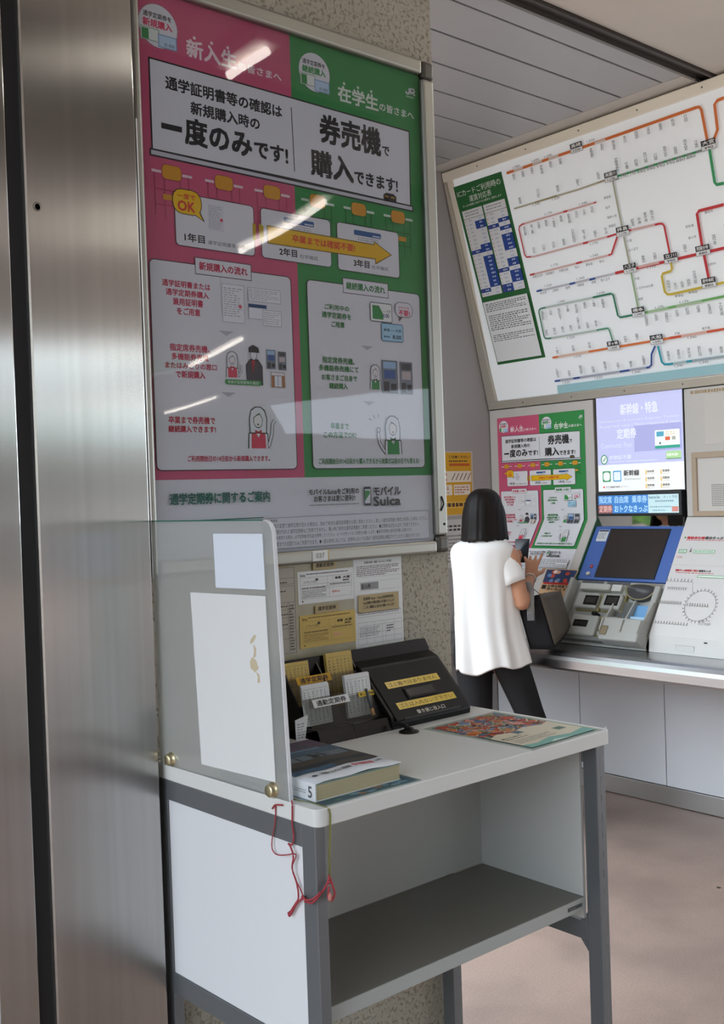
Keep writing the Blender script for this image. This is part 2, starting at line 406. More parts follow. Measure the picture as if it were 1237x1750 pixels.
# ================================================================ THE TICKET POSTER (shared artwork, millimetres)
PK, GN, WH, BK = 'cf5b7c', '37904b', 'e2e3e8', '2c2b2b'
def poster_art(P, full=True):
    P.rect(-6, 60, 349, 960, PK).rect(349, 60, 706, 960, GN).rect(-6, -100, 706, 60, WH)
    for x, c, t in ((50, 'd8305a', '新規購入'), (410, '2f8f45', '継続購入')):
        P.ell(x, 883, 41, 40, '8d6f78' if x < 100 else '2a5a34').ell(x, 883, 40, 39, WH)
        P.text('通学定期券を', x-30, 896, x+28, 906, BK, .03).text(t, x-31, 879, x+29, 893, c, .04)
        P.rect(x-37, 853, x+2, 877, '9fb5a5').rect(x-35, 855, x, 875, 'e6efe6').rect(x-34, 855, x-20, 874, GN)
        P.rect(x-1, 846, x+38, 870, '7fa3c4').rect(x+1, 848, x+36, 868, 'bdd7ee').text('0.00', x+12, 850, x+33, 856, '2a3a5a', .02)
    P.text('新入生', 109, 844, 219, 876, 'f3dfe4', .04).text('の皆さまへ', 223, 845, 325, 861, 'f3dfe4', .03)
    for x in (126, 164, 200): P.ell(x, 881, 3.2, 3.2, 'f3dfe4', 10)
    P.text('在学生', 471, 840, 581, 872, 'e4efe4', .04).text('の皆さまへ', 585, 843, 686, 860, 'e4efe4', .03)
    for x in (488, 526, 563): P.ell(x, 878, 3.2, 3.2, 'e4efe4', 10)
    P.line([(664, 901), (668, 897), (673, 898), (675, 902), (675, 910)], 4.5, WH).line([(679, 897), (679, 910), (689, 910), (691, 906), (688, 903), (681, 903), (692, 897)], 4, WH).rect(665, 889, 688, 893, '9cc8a4')
    # blackboard-shaped panel
    P.poly([(27, 823), (350, 820), (672, 816), (669, 650), (345, 655), (27, 656)], BK)
    P.poly([(30, 820), (350, 817), (669, 813), (666, 653), (345, 658), (30, 659)], WH)
    P.poly([(23, 659), (350, 655), (676, 652), (675, 639), (350, 643), (23, 645)], BK).poly([(26, 656), (350, 652), (673, 650), (672, 642), (350, 646), (26, 648)], 'c9cad2')
    P.text('通学証明書等の確認は', 61, 773, 323, 797, BK, .04).text('新規購入時の', 113, 738, 268, 761, BK, .04)
    P.text('一', 50, 700, 91, 708, BK, .04).text('度のみ', 99, 681, 247, 729, BK, .045).text('です!', 254, 684, 334, 716, BK, .045)
    P.line([(347, 799), (350, 672)], 2, BK)
    P.text('券売機', 419, 745, 584, 802, BK, .045).text('で', 589, 749, 609, 768, BK, .04)
    P.text('購入', 393, 674, 504, 725, BK, .045).text('できます!', 508, 675, 630, 702, BK, .045)
    P.poly([(588, 653), (588, 664), (596, 669), (617, 669), (625, 664), (625, 653)], BK).rect(592, 659, 603, 663, 'b08a30').rect(609, 659, 620, 663, 'b08a30')
    # six chairs
    for i, x in enumerate((67, 180, 292, 406, 516, 628)):
        g = i > 2; c = 'a83e5e' if not g else '23682f'
        for dx in (-36, -16, 17, 35): P.line([(x+dx, 618), (x+dx, 540 if abs(dx) > 20 else 535)], 1.5, c)
        P.line([(x-36, 588), (x+35, 588)], 1.5, c).line([(x-36, 560), (x+35, 560)], 1.5, c)
        P.rect(x-42, 617, x-22, 622, 'ecd0d8' if not g else 'd2e4d4').rect(x+22, 617, x+43, 622, 'ecd0d8' if not g else 'd2e4d4')
        P.rr(x-20, 608, x+20, 634, 8, 'd89a2a', c, 1)
        P.rect(x-20, 570, x+22, 580, 'd89a2a')
    # three cards
    for x0, x1, t, s_, w in ((71, 245, '1年目', '通学証明書等の確認', 95), (263, 436, '2年目', '在学確認', 52), (455, 626, '3年目', '在学確認', 52)):
        P.rr(x0, 491 if x0 < 400 else 489, x1, 586, 7, WH, '3a3036', 1.3)
        tx = x0+(18 if x0 < 100 else 42); P.text(t, tx, 500, tx+43, 515, BK, .04)
        P.text(s_, tx+50, 500, tx+50+w*(1 if x0 < 100 else .9), 508, '4a4648', .02)
    P.rect(141, 527, 176, 576, 'd9d9e2').fine(143, 530, 174, 574, 12, 'a8a8b2', .4, 3, .05, .2).ell(171, 549, 3.4, 3.4, 'd84a5a', 12)
    for x in (318, 500):
        P.rr(x, 566, x+76, 577, 3, '2b5c96').rect(x+52, 568, x+74, 571, 'c3d2e4').fine(x+10, 555, x+72, 564, 2, '9aa0aa', .5, 4, .03, .1)
    P.poly([(242, 555), (250, 552), (250, 520), (242, 523)], 'c9a51c').poly([(257, 555), (268, 552), (268, 520), (257, 523)], 'c9a51c')
    P.poly([(276, 555), (555, 553), (555, 560), (606, 536), (557, 510), (557, 521), (276, 519)], '7a6410').poly([(278, 553), (557, 551), (557, 557), (602, 536), (559, 514), (559, 523), (278, 521)], 'eab90e')
    P.text('卒業までは確認不要!', 338, 530, 501, 545, 'd84a2a', .035)
    P.poly([(108, 552), (134, 540), (122, 562)], BK).rr(67, 550, 127, 594, 18, 'efc010', BK, 1.5).poly([(110, 553), (130, 543), (120, 560)], 'efc010')
    P.text('一度で', 77, 577, 114, 587, 'd84a2a', .03).text('OK', 77, 555, 113, 573, 'd84a2a', .04)
    # lower panels
    for x0, x1, c, t, tx in ((14, 329, 'c22c50', '新規購入の流れ', 110), (371, 683, '2f7f3f', '継続購入の流れ', 466)):
        P.rr(x0, 78, x1, 458, 9, WH, '3a3036', 1.6)
        P.rect(tx-1.5, 441, tx+125.5, 473, '5a4a50').rect(tx, 442.5, tx+124, 471.5, WH).text(t, tx+8, 450, tx+116, 465, c, .04)
    R_ = 'c22c50'; G_ = '2f7f3f'
    for t, a, b_, c, d in (('通学証明書または', 38, 413, 140, 425), ('通学定期券購入', 45, 397, 136, 409), ('兼用証明書', 59, 380, 123, 393), ('をご用意', 67, 363, 116, 376),
            ('指定席券売機、', 49, 296, 134, 309), ('多機能券売機', 52, 280, 131, 292), ('またはみどりの窓口', 38, 264, 148, 275), ('で新規購入', 59, 247, 122, 260),
            ('卒業まで券売機で', 41, 163, 140, 176), ('継続購入できます!', 40, 147, 141, 159)):
        P.text(t, a, b_, c, d, R_, .035)
    P.text('ご利用開始日の14日前から新規購入できます。', 78, 93, 263, 104, R_, .03)
    for t, a, b_, c, d in (('ご利用中の', 414, 403, 479, 414), ('通学定期券を', 406, 386, 484, 398), ('ご用意', 430, 368, 465, 380),
            ('指定席券売機、', 403, 293, 489, 306), ('多機能券売機にて', 394, 277, 499, 289), ('お客さまご自身で', 400, 258, 494, 270), ('継続購入', 419, 241, 468, 253),
            ('卒業まで', 419, 158, 467, 171), ('この方法でOK!', 400, 140, 487, 153)):
        P.text(t, a, b_, c, d, G_, .035)
    P.text('ご利用開始日の14日前から購入できるから始業式以前の日でも買える!', 385, 86, 666, 98, G_, .03)
    for x, y in ((172, 336), (172, 220), (525, 331), (525, 214)): P.poly([(x-17, y+4), (x+17, y+4), (x, y-5)], 'b9bac2')
    # documents left
    P.rect(165, 357, 216, 430, 'a9a9b4').rect(166, 358, 215, 429, 'eceef2').fine(169, 368, 212, 424, 13, '9c9ca6', .35, 5, .05, .22).ell(206, 389, 4, 4, 'd86070', 10)
    P.rect(225, 402, 303, 429, 'a9a9b4').rect(226, 403, 302, 428, 'eceef2').fine(228, 405, 300, 426, 6, '9c9ca6', .35, 6, .03, .12)
    P.rect(225, 368, 268, 397, 'a9a9b4').rect(226, 369, 267, 396, 'eceef2').rect(225, 390, 268, 397, '2b4f7c').rect(258, 357, 303, 388, 'a9a9b4').rect(259, 358, 302, 387, 'eceef2').fine(261, 360, 300, 385, 6, 'a5a5b0', .3, 8, .05, .2)
    # student and clerk
    def girl(x, y, s_, vest, face='e9e4e4', flip=1, arm=None):
        q = lambda pts: [(x+flip*a*s_, y+b_*s_) for a, b_ in pts]
        P.poly(q([(-26, 0), (-24, 30), (-14, 40), (14, 40), (24, 30), (26, 0)]), BK).poly(q([(-24, 0), (-22, 29), (-13, 38), (13, 38), (22, 29), (24, 0)]), WH)
        P.poly(q([(-18, 0), (-17, 36), (-9, 37), (0, 22), (9, 37), (17, 36), (18, 0)]), vest)
        P.poly(q([(-21, 30), (-22, 60), (-17, 78), (-6, 85), (8, 85), (18, 78), (23, 60), (21, 30), (13, 30), (-13, 30)]), BK)
        P.poly(q([(-19, 32), (-20, 60), (-16, 76), (-5, 83), (7, 83), (16, 76), (21, 60), (19, 32), (13, 32), (-12, 32)]), WH)
        P.poly(q([(-12, 62), (-11, 50), (-5, 42), (3, 41), (10, 47), (12, 60), (4, 72), (-4, 68)]), BK).poly(q([(-10.5, 61), (-9.5, 50), (-4, 43.5), (3, 43), (9, 48), (10.5, 60), (4, 69), (-4, 66)]), face)
        P.poly(q([(-3, 50), (3, 50), (0, 46)]), BK).poly(q([(-8, 38), (0, 34), (8, 38), (8, 28), (0, 32), (-8, 28)]), 'b33040' if vest != GN else '1d5a2c')
        if arm:
            P.line(q(arm), 8*s_, BK).line(q(arm), 5.5*s_, WH)
    girl(238, 118, .95, 'd8465e', arm=[(25, 5), (34, 30), (36, 50), (42, 58)])
    girl(183, 253, .58, 'd8465e', arm=[(20, 5), (36, 22), (34, 42)])
    P.poly([(215, 248), (214, 278), (224, 290), (243, 290), (253, 278), (253, 240)], '1f1f22').poly([(216, 249), (215, 277), (225, 288), (242, 288), (251, 277), (251, 243)], '4a4a50')
    P.poly([(230, 262), (228, 288), (236, 288)], 'b33040').ell(233, 299, 8, 11, BK).ell(233, 299, 7, 10, WH).poly([(222, 303), (222, 312), (232, 318), (244, 313), (247, 303)], '2c2c30')
    P.rr(165, 239, 250, 249, 5, GN).text('係員が証明書等を確認!', 171, 241, 244, 247, 'e8f2ea', .01)
    for x0, y0, x1, y1 in ((263, 273, 285, 311), (291, 272, 311, 309), (564, 237, 610, 308), (617, 237, 654, 307)):
        w = x1-x0; h = y1-y0; P.rect(x0, y0, x1, y1, '77808a').rect(x0+w*.1, y0+h*.75, x1-w*.1, y1-h*.05, '9fc0e2' if w > 21 and x0 not in (291, 617) else '4a4d50').rect(x0+w*.15, y0+h*.45, x1-w*.15, y0+h*.7, '3f62a0' if x0 in (263, 564) else 'c8b8b8')
        P.rect(x0+w*.1, y0+h*.05, x0+w*.45, y0+h*.35, '3e3f42').rect(x0+w*.55, y0+h*.1, x0+w*.9, y0+h*.3, '2c2d30')
    P.rect(273, 238, 306, 268, 'a8744a').rect(274, 261, 305, 267, WH).rect(281, 239, 298, 260, 'dfe8ee').line([(289, 239), (289, 260)], 1, '6a6a6a')
    # cards right
    P.rr(538, 390, 598, 428, 3, 'eef0ee', '3a4a40', 1.5).poly([(543, 394), (543, 423), (562, 423), (572, 408), (574, 394)], GN).text('——大宮', 572, 409, 594, 416, BK, .02).text('0.00', 573, 399, 590, 407, '3a3a80', .03)
    P.rr(568, 350, 629, 386, 3, 'a9d4ea', '2a5a80', 1.5).text('新宿——大宮', 574, 370, 624, 376, '203040', .03).text('8.00', 599, 355, 624, 363, '203040', .03).fine(574, 356, 594, 361, 1, '406080', .8, 2, .1, .2)
    P.poly([(618, 408), (620, 394), (632, 406)], '6a5a5a').rr(609, 405, 659, 435, 13, WH, '6a5a5a', 1.3).text('不要!', 619, 407, 651, 419, 'd8305a', .04).text('通学証明書', 618, 422, 650, 427, 'd8305a', .01)
    # bottom right girls
    girl(545, 244, .62, GN, arm=None)
    girl(590, 106, .98, GN, flip=-1, arm=[(25, 5), (40, 25), (44, 50)])
    P.ell(549, 158, 5, 6, BK).ell(549, 158, 3.4, 4.4, WH)
    for a in (150, 120, 95): P.line([(552+26*math.cos(math.radians(a)), 172+12*math.sin(math.radians(a))), (552+34*math.cos(math.radians(a)), 172+20*math.sin(math.radians(a)))], 1.5, BK)
    # bottom band
    P.text('通学定期券に関するご案内', 37, 14, 259, 35, '1f6a5c', .045)
    P.text('モバイルSuicaをご利用の', 356, 24, 488, 36, BK, .035).text('お客さまは更に便利!!', 368, 10, 477, 22, BK, .035).fine(356, 2, 487, 5, 1, '5a5a5a', .7, 9, .008, .02)
    P.rr(502, -2, 521, 38, 3, BK).rect(504, 3, 519, 33, WH).poly([(504, 8), (504, 30), (516, 30), (519, 24)], GN)
    P.text('モバイル', 529, 19, 606, 37, BK, .045).text('Suica', 528, -3, 605, 16, BK, .045)
    P.rect(248, -80, 689, -18, '8a8a8e').rect(249, -79, 688, -19, WH)
    if full:
        for j, t in enumerate(('●住所の変更で通学区間が変わる場合は、改めて有効な通学証明書をお買い求めください。詳しい通学証明書の様式は係員にお尋ねください。',
                '有効期限が切れた通学定期券はご利用できません。購入時に有効な通学証明書をご用意ください。●定期券は記名人以外ご利用できません。',
                '定期券を使用する際は、必ず証明書(学生証)を携帯してください。ルールを守ってのご利用をお願いします。●通学定期券は通学証明書に記載された',
                'もより駅までの区間でのみご利用できます。●一部の条件においては、在学中においても改めて通学証明書を確認させていただく場合があります。')):
            P.text(t, 253, -39-12*j, 684-(24*j % 50), -30-12*j, '3a3a3c', .02)
        P.text('注意事項', 253, -27, 275, -21, '3a3a3c', .02)
    else: P.fine(253, -77, 684, -22, 5, '6a6a6c', .5, 3, .01, .03)
    P.line([(0, -16.4), (242, -16.4)], 2, '1f6a5c')

# ---------------------------------------------------------------- big framed poster on the pillar wall
PX, PZ = .955, 1.5
fmr = thing('display_case', (PX+.35, 1.69, PZ-.1), 'large aluminium frame holding the pink and green student pass poster', 'display case')
fw = F_wallA(PX, PZ, 1.70)
def rail(x0, z0, x1, z1, name='frame_rail'):
    # rounded snap-frame rail: two stepped boxes with bevel
    return MB().box(x0, x1, z0, z1, 0, .020, M_ALU, fw).build(name, fmr, .006, 3)
rail(-.013, -.115, .004, .975); rail(.703, -.075, .738, .935)
rail(.004, -.113, .703, -.086); rail(.004, .943, .703, .975)
for cz, z0, z1 in ((.943, .935, .975), (-.1, -.113, -.075)):
    MB().box(.703, .7405, z0, z1, 0, .0215, mat('dark_corner_cap', '55534d', .4, .6), fw).build('corner_cap', fmr, .0095, 3)
MB().box(-.0120, -.0090, -.115, .7, .0195, .0215, mat('bright_aluminium', (.8, .82, .85), .3, .8), fw).build('edge_highlight_strip', fmr)
bx('backing_board', .004, .703, -.086, .943, 0, .004, mat('grey_board', '8a8a88', .6), fmr, fr=fw)
P = Print(.0000075, .0001); poster_art(P)
pa = P.build('printed_sheet', F_wallA(PX, PZ, 1.695), None, scale=.001)
post = thing('student_pass_poster', (PX+.35, 1.695, PZ-.08), 'pink and green student commuter pass poster inside the big aluminium frame', 'poster')
adopt(pa, post)
bx('cover_sheet', .002, .705, -.088, .945, .0105, .0115, M_COVER, fmr, fr=fw)
MB().box(.352, .392, -.1085, -.088, .020, .0205, mat('gold_sticker', 'b99a4a', .5), fw).box(.350, .389, -.1085, -.088, .0205, .0208, M_PAPER, fw).build('number_sticker', fmr)
Print().text('037', 9, 4, 30, 14, '7c8078', .0).build('number', F_wallA(PX+.350, PZ-.107, 1.6790), fmr, scale=.001)
MB().tube([(PX+.715, 1.679, PZ-.02), (PX+.722, 1.677, PZ-.005), (PX+.718, 1.679, PZ+.012)], .0016, M_BLACKM).build('key_hook', fmr)
MB().lathe([(.003, 0), (.003, .002)], (PX+.725, 1.681, PZ-.05), (0, -1, 0), M_BLACKM, 10).build('screw', fmr)

# ---------------------------------------------------------------- sample forms posted below the frame
def sheet(name, x0, z0, x1, z1, y, m, label, cat, draw=None, group=None, th=.0006, bev=0):
    t = thing(name, ((x0+x1)/2, y, z0), label, cat, group)
    fr = F_wallA(x0, z0, y)
    bx('paper' if m in (M_PAPER, M_YPAPER) else 'plate', 0, x1-x0, 0, z1-z0, -th, 0, m, t, bev, fr)
    if draw:
        P = Print(.00002, .00005); draw(P, (x1-x0)*1000, (z1-z0)*1000); P.build('print', fr, t, scale=.001)
    return t
def form_art(P, w, h, line, txt, hand='1f1f22'):
    P.fine(w*.15, h*.88, w*.92, h*.93, 1, txt, .8, 3, .01, .03)
    def L(a, b_, c, d): P.line([(w*a, h*b_), (w*c, h*d)], .35, line)
    for y in (.80, .58, .50, .44, .14): L(.04, y, .96, y)
    for x in (.04, .96, .52, .62): L(x, .44, x, .80)
    L(.04, .14, .04, .44); L(.96, .14, .96, .44); L(.55, .14, .55, .44)
    P.text('Suica', w*.04, h*.84, w*.13, h*.92, txt, .03)
    P.text('とうきょう はなこ', w*.10, h*.62, w*.34, h*.70, hand, .02).text('東', w*.3, h*.68, w*.36, h*.76, hand, .03)
    P.text('新宿', w*.66, h*.68, w*.76, h*.76, hand, .04).text('大宮', w*.80, h*.68, w*.93, h*.76, hand, .04).fine(w*.8, h*.60, w*.93, h*.66, 1, hand, .8, 3, .1, .2)
    P.fine(w*.07, h*.46, w*.50, h*.49, 1, hand, .9, 8, .03, .1).fine(w*.06, h*.17, w*.50, h*.42, 5, txt, .4, 5, .02, .06)
    P.fine(w*.56, h*.52, w*.94, h*.56, 1, hand, .7, 6, .02, .08)
    P.line([(w*.62+4*math.cos(a/5*PI), h*.3+4*math.sin(a/5*PI)) for a in range(11)], .4, 'd89a90').fine(w*.6, h*.25, w*.75, h*.35, 1, 'd89a90', .6, 3, .2, .3)
    P.ell(w*.07, h*.08, 1.6, 1.6, hand, 12)
vin = thing('vinyl_sheet', (1.28, 1.699, 1.10), 'yellowed clear vinyl sheet taped to the plaster behind the sample forms', 'vinyl sheet')
bx('film', 1.21, 1.425, 1.6978, 1.6985, 1.09, 1.395, mat('aged_vinyl', 'a9a48c', .3, nz=.15, nscale=30), vin)
def art_b(P, w, h):
    P.rect(1, 1, w-1, h-1, '6a635c').rect(1.6, 1.6, w-2.2, h-1.6, 'a8a296')
    P.text('B', 4, h-18, 9, h-8, BK, .05)
    P.text('説明書', 11, h-12, 24, h-8, BK, .03)
    for i, y in enumerate((22, 34, 38, 70, 84, 100, 122, 142)):
        P.line([(2, h-y), (w-3, h-y)], .5, '4a4540')
    for k, y in enumerate((29, 46, 76, 92, 112)): P.fine(5, h-y-3, w*.72, h-y, 1, BK, .8, k, .05, .14)
    P.line([(w*.72, 4), (w*.72, h-70)], .5, '4a4540').fine(w*.75, 6, w-5, h-74, 16, '4a4540', .5, 4, .1, .3)
sheet('sample_form', 1.205, 1.210, 1.272, 1.383, 1.697, mat('grey_paper', 'a8a296', .7), 'grey-brown sample form half hidden behind the frosted partition edge', 'form', art_b)
sheet('sample_form', 1.279, 1.3055, 1.4245, 1.371, 1.697, M_PAPER, 'white filled-in commuter pass sample form on the plaster wall', 'form', lambda P, w, h: form_art(P, w, h, '5a6470', '5a6068'))
sheet('sample_form', 1.280, 1.2165, 1.4255, 1.283, 1.6965, M_YPAPER, 'yellow filled-in student pass sample form on the plaster wall', 'form', lambda P, w, h: form_art(P, w, h, '7a6430', '6a5020'))
def art_r(P, w, h):
    P.text('定期券 新規・継続・払いもどし申込書', w*.22, h*.93, w*.78, h*.955, '4a4c50', .03)
    P.fine(w*.06, h*.79, w*.95, h*.91, 6, '6a5c60', .55, 4, .015, .05)
    P.rect(w*.13, h*.64, w*.50, h*.72, '8a8c8e').text('記入例', w*.15, h*.655, w*.33, h*.705, '2c2c2e', .03)
    for y in (.78, .73, .63, .58): P.line([(w*.1, h*y), (w*.95, h*y)], .35, '6a6c70')
    P.fine(w*.06, h*.36, w*.95, h*.41, 3, '5a5c60', .5, 9, .015, .05)
    for y in (.34, .28, .24, .16, .10, .04): P.line([(w*.05, h*y), (w*.96, h*y)], .4, '55585c')
    for x in (.05, .22, .38, .55, .62, .80, .96): P.line([(w*x, h*.04), (w*x, h*.28)], .4, '55585c')
    P.fine(w*.08, h*.12, w*.50, h*.23, 6, '707478', .45, 5, .03, .1).fine(w*.64, h*.14, w*.78, h*.23, 3, '3a3c40', .6, 7, .1, .2)
sheet('notice_sheet', 1.4255, 1.199, 1.562, 1.389, 1.6975, M_PAPER, 'tall white application form posted right of the sample forms', 'notice', art_r)
def plate(x0, z0, x1, z1, lines, label, hh=None):
    def d(P, w, h):
        n = len(lines)
        for i, t in enumerate(lines):
            a = h*(.86-.72*i/n); P.text(t, w*.12, a-h*.5/n, w*.88, a, '3a3428', .04)
    sheet('notice_plate', x0, z0, x1, z1, 1.6945, mat('tan_plate', 'a8966a', .5), label, 'notice', d, th=.0012, bev=.0008)
plate(1.3165, 1.3715, 1.3785, 1.3875, ['通勤定期券'], 'small tan plate above the white sample form')
plate(1.3185, 1.2835, 1.3800, 1.2995, ['通学定期券'], 'small tan plate above the yellow sample form')
plate(1.212, 1.3835, 1.256, 1.397, ['説明事項'], 'small tan plate above the grey sample form')
plate(1.4335, 1.2735, 1.5485, 1.3105, ['定期券 Suica・Suica定期券発売。', 'Suica定期券の各種お取扱いをお願いいたします', 'ここをご確認の上 記入をお願いいたします'], 'wide tan plate stuck over the white notice sheet')

# ================================================================ WRITING DESK
ZT = 1.055
desk = thing('writing_desk', (1.31, 1.47, 0), 'white standing writing desk with grey steel frame and open shelf', 'desk')
# tabletop with rounded front corners
def rrect2(x0, x1, y0, y1, r):
    P = []
    for cx, cy, a, rr in ((x1-r, y1-.002, 0, .002), (x0+.002, y1-.002, 90, .002), (x0+r, y0+r, 180, r), (x1-r, y0+r, 270, r)):
        P += [(cx+rr*math.cos(math.radians(a+t)), cy+rr*math.sin(math.radians(a+t))) for t in range(0, 91, 15)]
    return P
def dsk(x, y, z): return (x-(.011*(y-1.25)/.44 if x < 1.0 else 0), y, z)    # the left side stands slightly out of square
MB().prism(rrect2(.957, 1.6765, 1.2435, 1.6985, .014), 1.0275, ZT, M_DESKTOP, lambda p, q, t: dsk(p, q, t)).build('desktop', desk, .002)
for n_, x0, x1, y0, y1 in (('a', .958, .978, 1.250, 1.283), ('b', 1.6375, 1.6625, 1.250, 1.283), ('c', .958, .978, 1.665, 1.697), ('d', 1.6375, 1.6625, 1.655, 1.690)):
    MB().box(x0, x1, y0, y1, .01, 1.0275, M_LEG, dsk).build('leg', desk, .0015)
    MB().box(x0-.001, x1+.001, y0-.001, y1+.001, 0, .02, M_BLACKM, dsk).build('foot', desk, .001)
for x0 in (.958, 1.6375):
    x1 = x0+(.020 if x0 < 1 else .025)
    MB().box(x0, x1, 1.283, 1.665, .992, 1.0275, M_LEG, dsk).build('rail', desk, .001)
    MB().box(x0, x1, 1.283, 1.665, .645, .681, M_LEG, dsk).build('rail', desk, .001)
    MB().prism([(1.283, .681), (1.283, .70), (1.300, .681)], x0, x1, M_LEG, lambda p, q, t: (t, p, q)).build('gusset', desk)
    MB().prism([(1.283, .645), (1.283, .625), (1.300, .645)], x0, x1, M_LEG, lambda p, q, t: (t, p, q)).build('gusset', desk)
MB().box(.9610, .9660, 1.2835, 1.6645, .6815, .9915, M_DESKSIDE, dsk).build('side_panel', desk, .001)
MB().box(1.6290, 1.6370, 1.2850, 1.6550, .69, 1.0270, M_DESKIN).build('side_panel', desk, .001)
MB().box(.979, 1.629, 1.549, 1.557, .735, 1.027, M_DESKIN).build('back_panel', desk, .001)
MB().box(.979, 1.629, 1.282, 1.549, .712, .7335, M_SHELF).build('shelf', desk)
MB().box(.979, 1.629, 1.2785, 1.2818, .711, .7345, mat('shelf_edge', 'a9aeac', .4)).build('shelf_edge_band', desk, .0006)
MB().box(.979, 1.629, 1.66, 1.68, .66, .70, M_LEG).build('rear_rail', desk, .001)
MB().box(1.5735, 1.6155, 1.2775, 1.2785, .7195, .7265, mat('maker_plate_grey', '4c5052', .4)).build('maker_plate', desk)
Print().fine(1, 2, 20, 4.5, 1, '8a8e90', .8, 3, .05, .12).build('maker_print', F_wallA(1.5785, .7195, 1.2773), desk, scale=.001)
slots = MB().box(1.6486, 1.6490, 1.2496, 1.2505, .03, 1.02, mat('seam_light', '9da1a3', .4, .4))
for i in range(7): slots.box(1.6488, 1.6494, 1.2494, 1.2505, .96-.036*i-.004*(i % 3), .968-.036*i, M_BLACKM)
slots.build('leg_seam', desk)
for y in (1.297, 1.303): MB().lathe([(.0014, 0), (.0014, .0006)], (.9578, y, 1.006), (-1, 0, 0), M_BLACKM, 8).build('rivet', desk)
MB().box(1.6620, 1.6640, 1.2440, 1.2480, ZT, ZT+.006, M_PAPER).build('tape_scrap', desk)

# ---------------------------------------------------------------- frosted partition
fro = bpy.data.materials.new('frosted_acrylic'); fro.use_nodes = True
nt = fro.node_tree; nt.nodes.clear(); o_ = nt.nodes.new('ShaderNodeOutputMaterial')
rf = nt.nodes.new('ShaderNodeBsdfRefraction'); rf.inputs['Roughness'].default_value = .38; rf.inputs['IOR'].default_value = 1.02; rf.inputs[0].default_value = (.90, .91, .90, 1)
df = nt.nodes.new('ShaderNodeBsdfDiffuse'); df.inputs[0].default_value = (.62, .64, .63, 1)
gl = nt.nodes.new('ShaderNodeBsdfGlossy'); gl.inputs['Roughness'].default_value = .25; gl.inputs[0].default_value = (.8, .8, .8, 1)
x1_ = nt.nodes.new('ShaderNodeMixShader'); x1_.inputs[0].default_value = .30
x2_ = nt.nodes.new('ShaderNodeMixShader'); x2_.inputs[0].default_value = .06
nt.links.new(rf.outputs[0], x1_.inputs[1]); nt.links.new(df.outputs[0], x1_.inputs[2]); nt.links.new(x1_.outputs[0], x2_.inputs[1]); nt.links.new(gl.outputs[0], x2_.inputs[2]); nt.links.new(x2_.outputs[0], o_.inputs[0])
pskew = lambda p, q, t: (t-.014*(p-1.3115)/.3655, p, q)
part = thing('desk_partition', (.962, 1.5, ZT), 'frosted acrylic partition standing on the left edge of the desk', 'partition')
prof = [(1.657, 1.031), (1.3115, 1.038)]
prof += [(1.3305+.0005*0, 1.47)]
prof = [(1.678, ZT), (1.3115, ZT-.0), ] + [(1.3305+.022-.022*math.cos(math.radians(a)), 1.4640+.022*math.sin(math.radians(a))) for a in range(0, 91, 15)] + [(1.678, 1.4860)]
MB().prism(prof, .958, .9635, fro, pskew).build('panel', part)
MB().prism([(1.3115, ZT), (1.3100, ZT)]+[(1.3290+.0235-.0235*math.cos(math.radians(a)), 1.4640+.0235*math.sin(math.radians(a))) for a in range(0, 91, 15)]
           + [(1.3305+.022-.022*math.cos(math.radians(a)), 1.4640+.022*math.sin(math.radians(a))) for a in range(90, -1, -15)], .9575, .964, mat('bright_acrylic_edge', 'dfe3e8', .3), pskew).build('polished_edge', part)
MB().prism([(1.356, 1.486), (1.678, 1.486), (1.678, 1.4878), (1.356, 1.4878)], .958, .9635, mat('green_acrylic_edge', '1f6a5a', .3), pskew).build('top_edge', part)
MB().prism([(1.488, 1.4655), (1.3556, 1.4655), (1.3525, 1.3785), (1.4855, 1.3765)], .9573, .9579, mat('sky_white_sticker', 'dfe8f4', .35), pskew).build('sticker', part, label='small blank bluish-white sticker')
MB().prism([(1.561, 1.3655), (1.3535, 1.3685), (1.3440, 1.0795), (1.5460, 1.0745)], .9573, .9579, mat('blank_white_sticker', 'e2e5e6', .35), pskew).build('sticker', part, label='large blank white sticker with a torn brown mark')
sc = Print(.00003, .0001)
for pts in ([(1.386,1.306),(1.382,1.306),(1.384,1.300),(1.388,1.294),(1.394,1.290),(1.392,1.298)], [(1.388,1.292),(1.383,1.284),(1.384,1.272),(1.389,1.268),(1.387,1.280)], [(1.391,1.270),(1.384,1.266),(1.380,1.254),(1.386,1.246),(1.394,1.252),(1.395,1.262)], [(1.385,1.248),(1.379,1.244),(1.378,1.232),(1.383,1.230),(1.382,1.240)]):
    sc.poly([(1.387+(a-1.387)*1.5, b_) for a, b_ in pts], 'c9bda0')
sc.build('torn_mark', lambda u, v, h: pskew(u, v, .9573-h), part)
for y, z in ((1.3515, 1.066), (1.640, 1.068)):
    MB().lathe([(.001, .0092), (.0088, .009), (.0102, .007), (.0102, .0005), (.0125, 0), (.0125, -.008)], pskew(y, z, .957), (-1, 0, 0), mat('brass_knob', (.62, .56, .36), .35, .9), 24).build('knob', part)

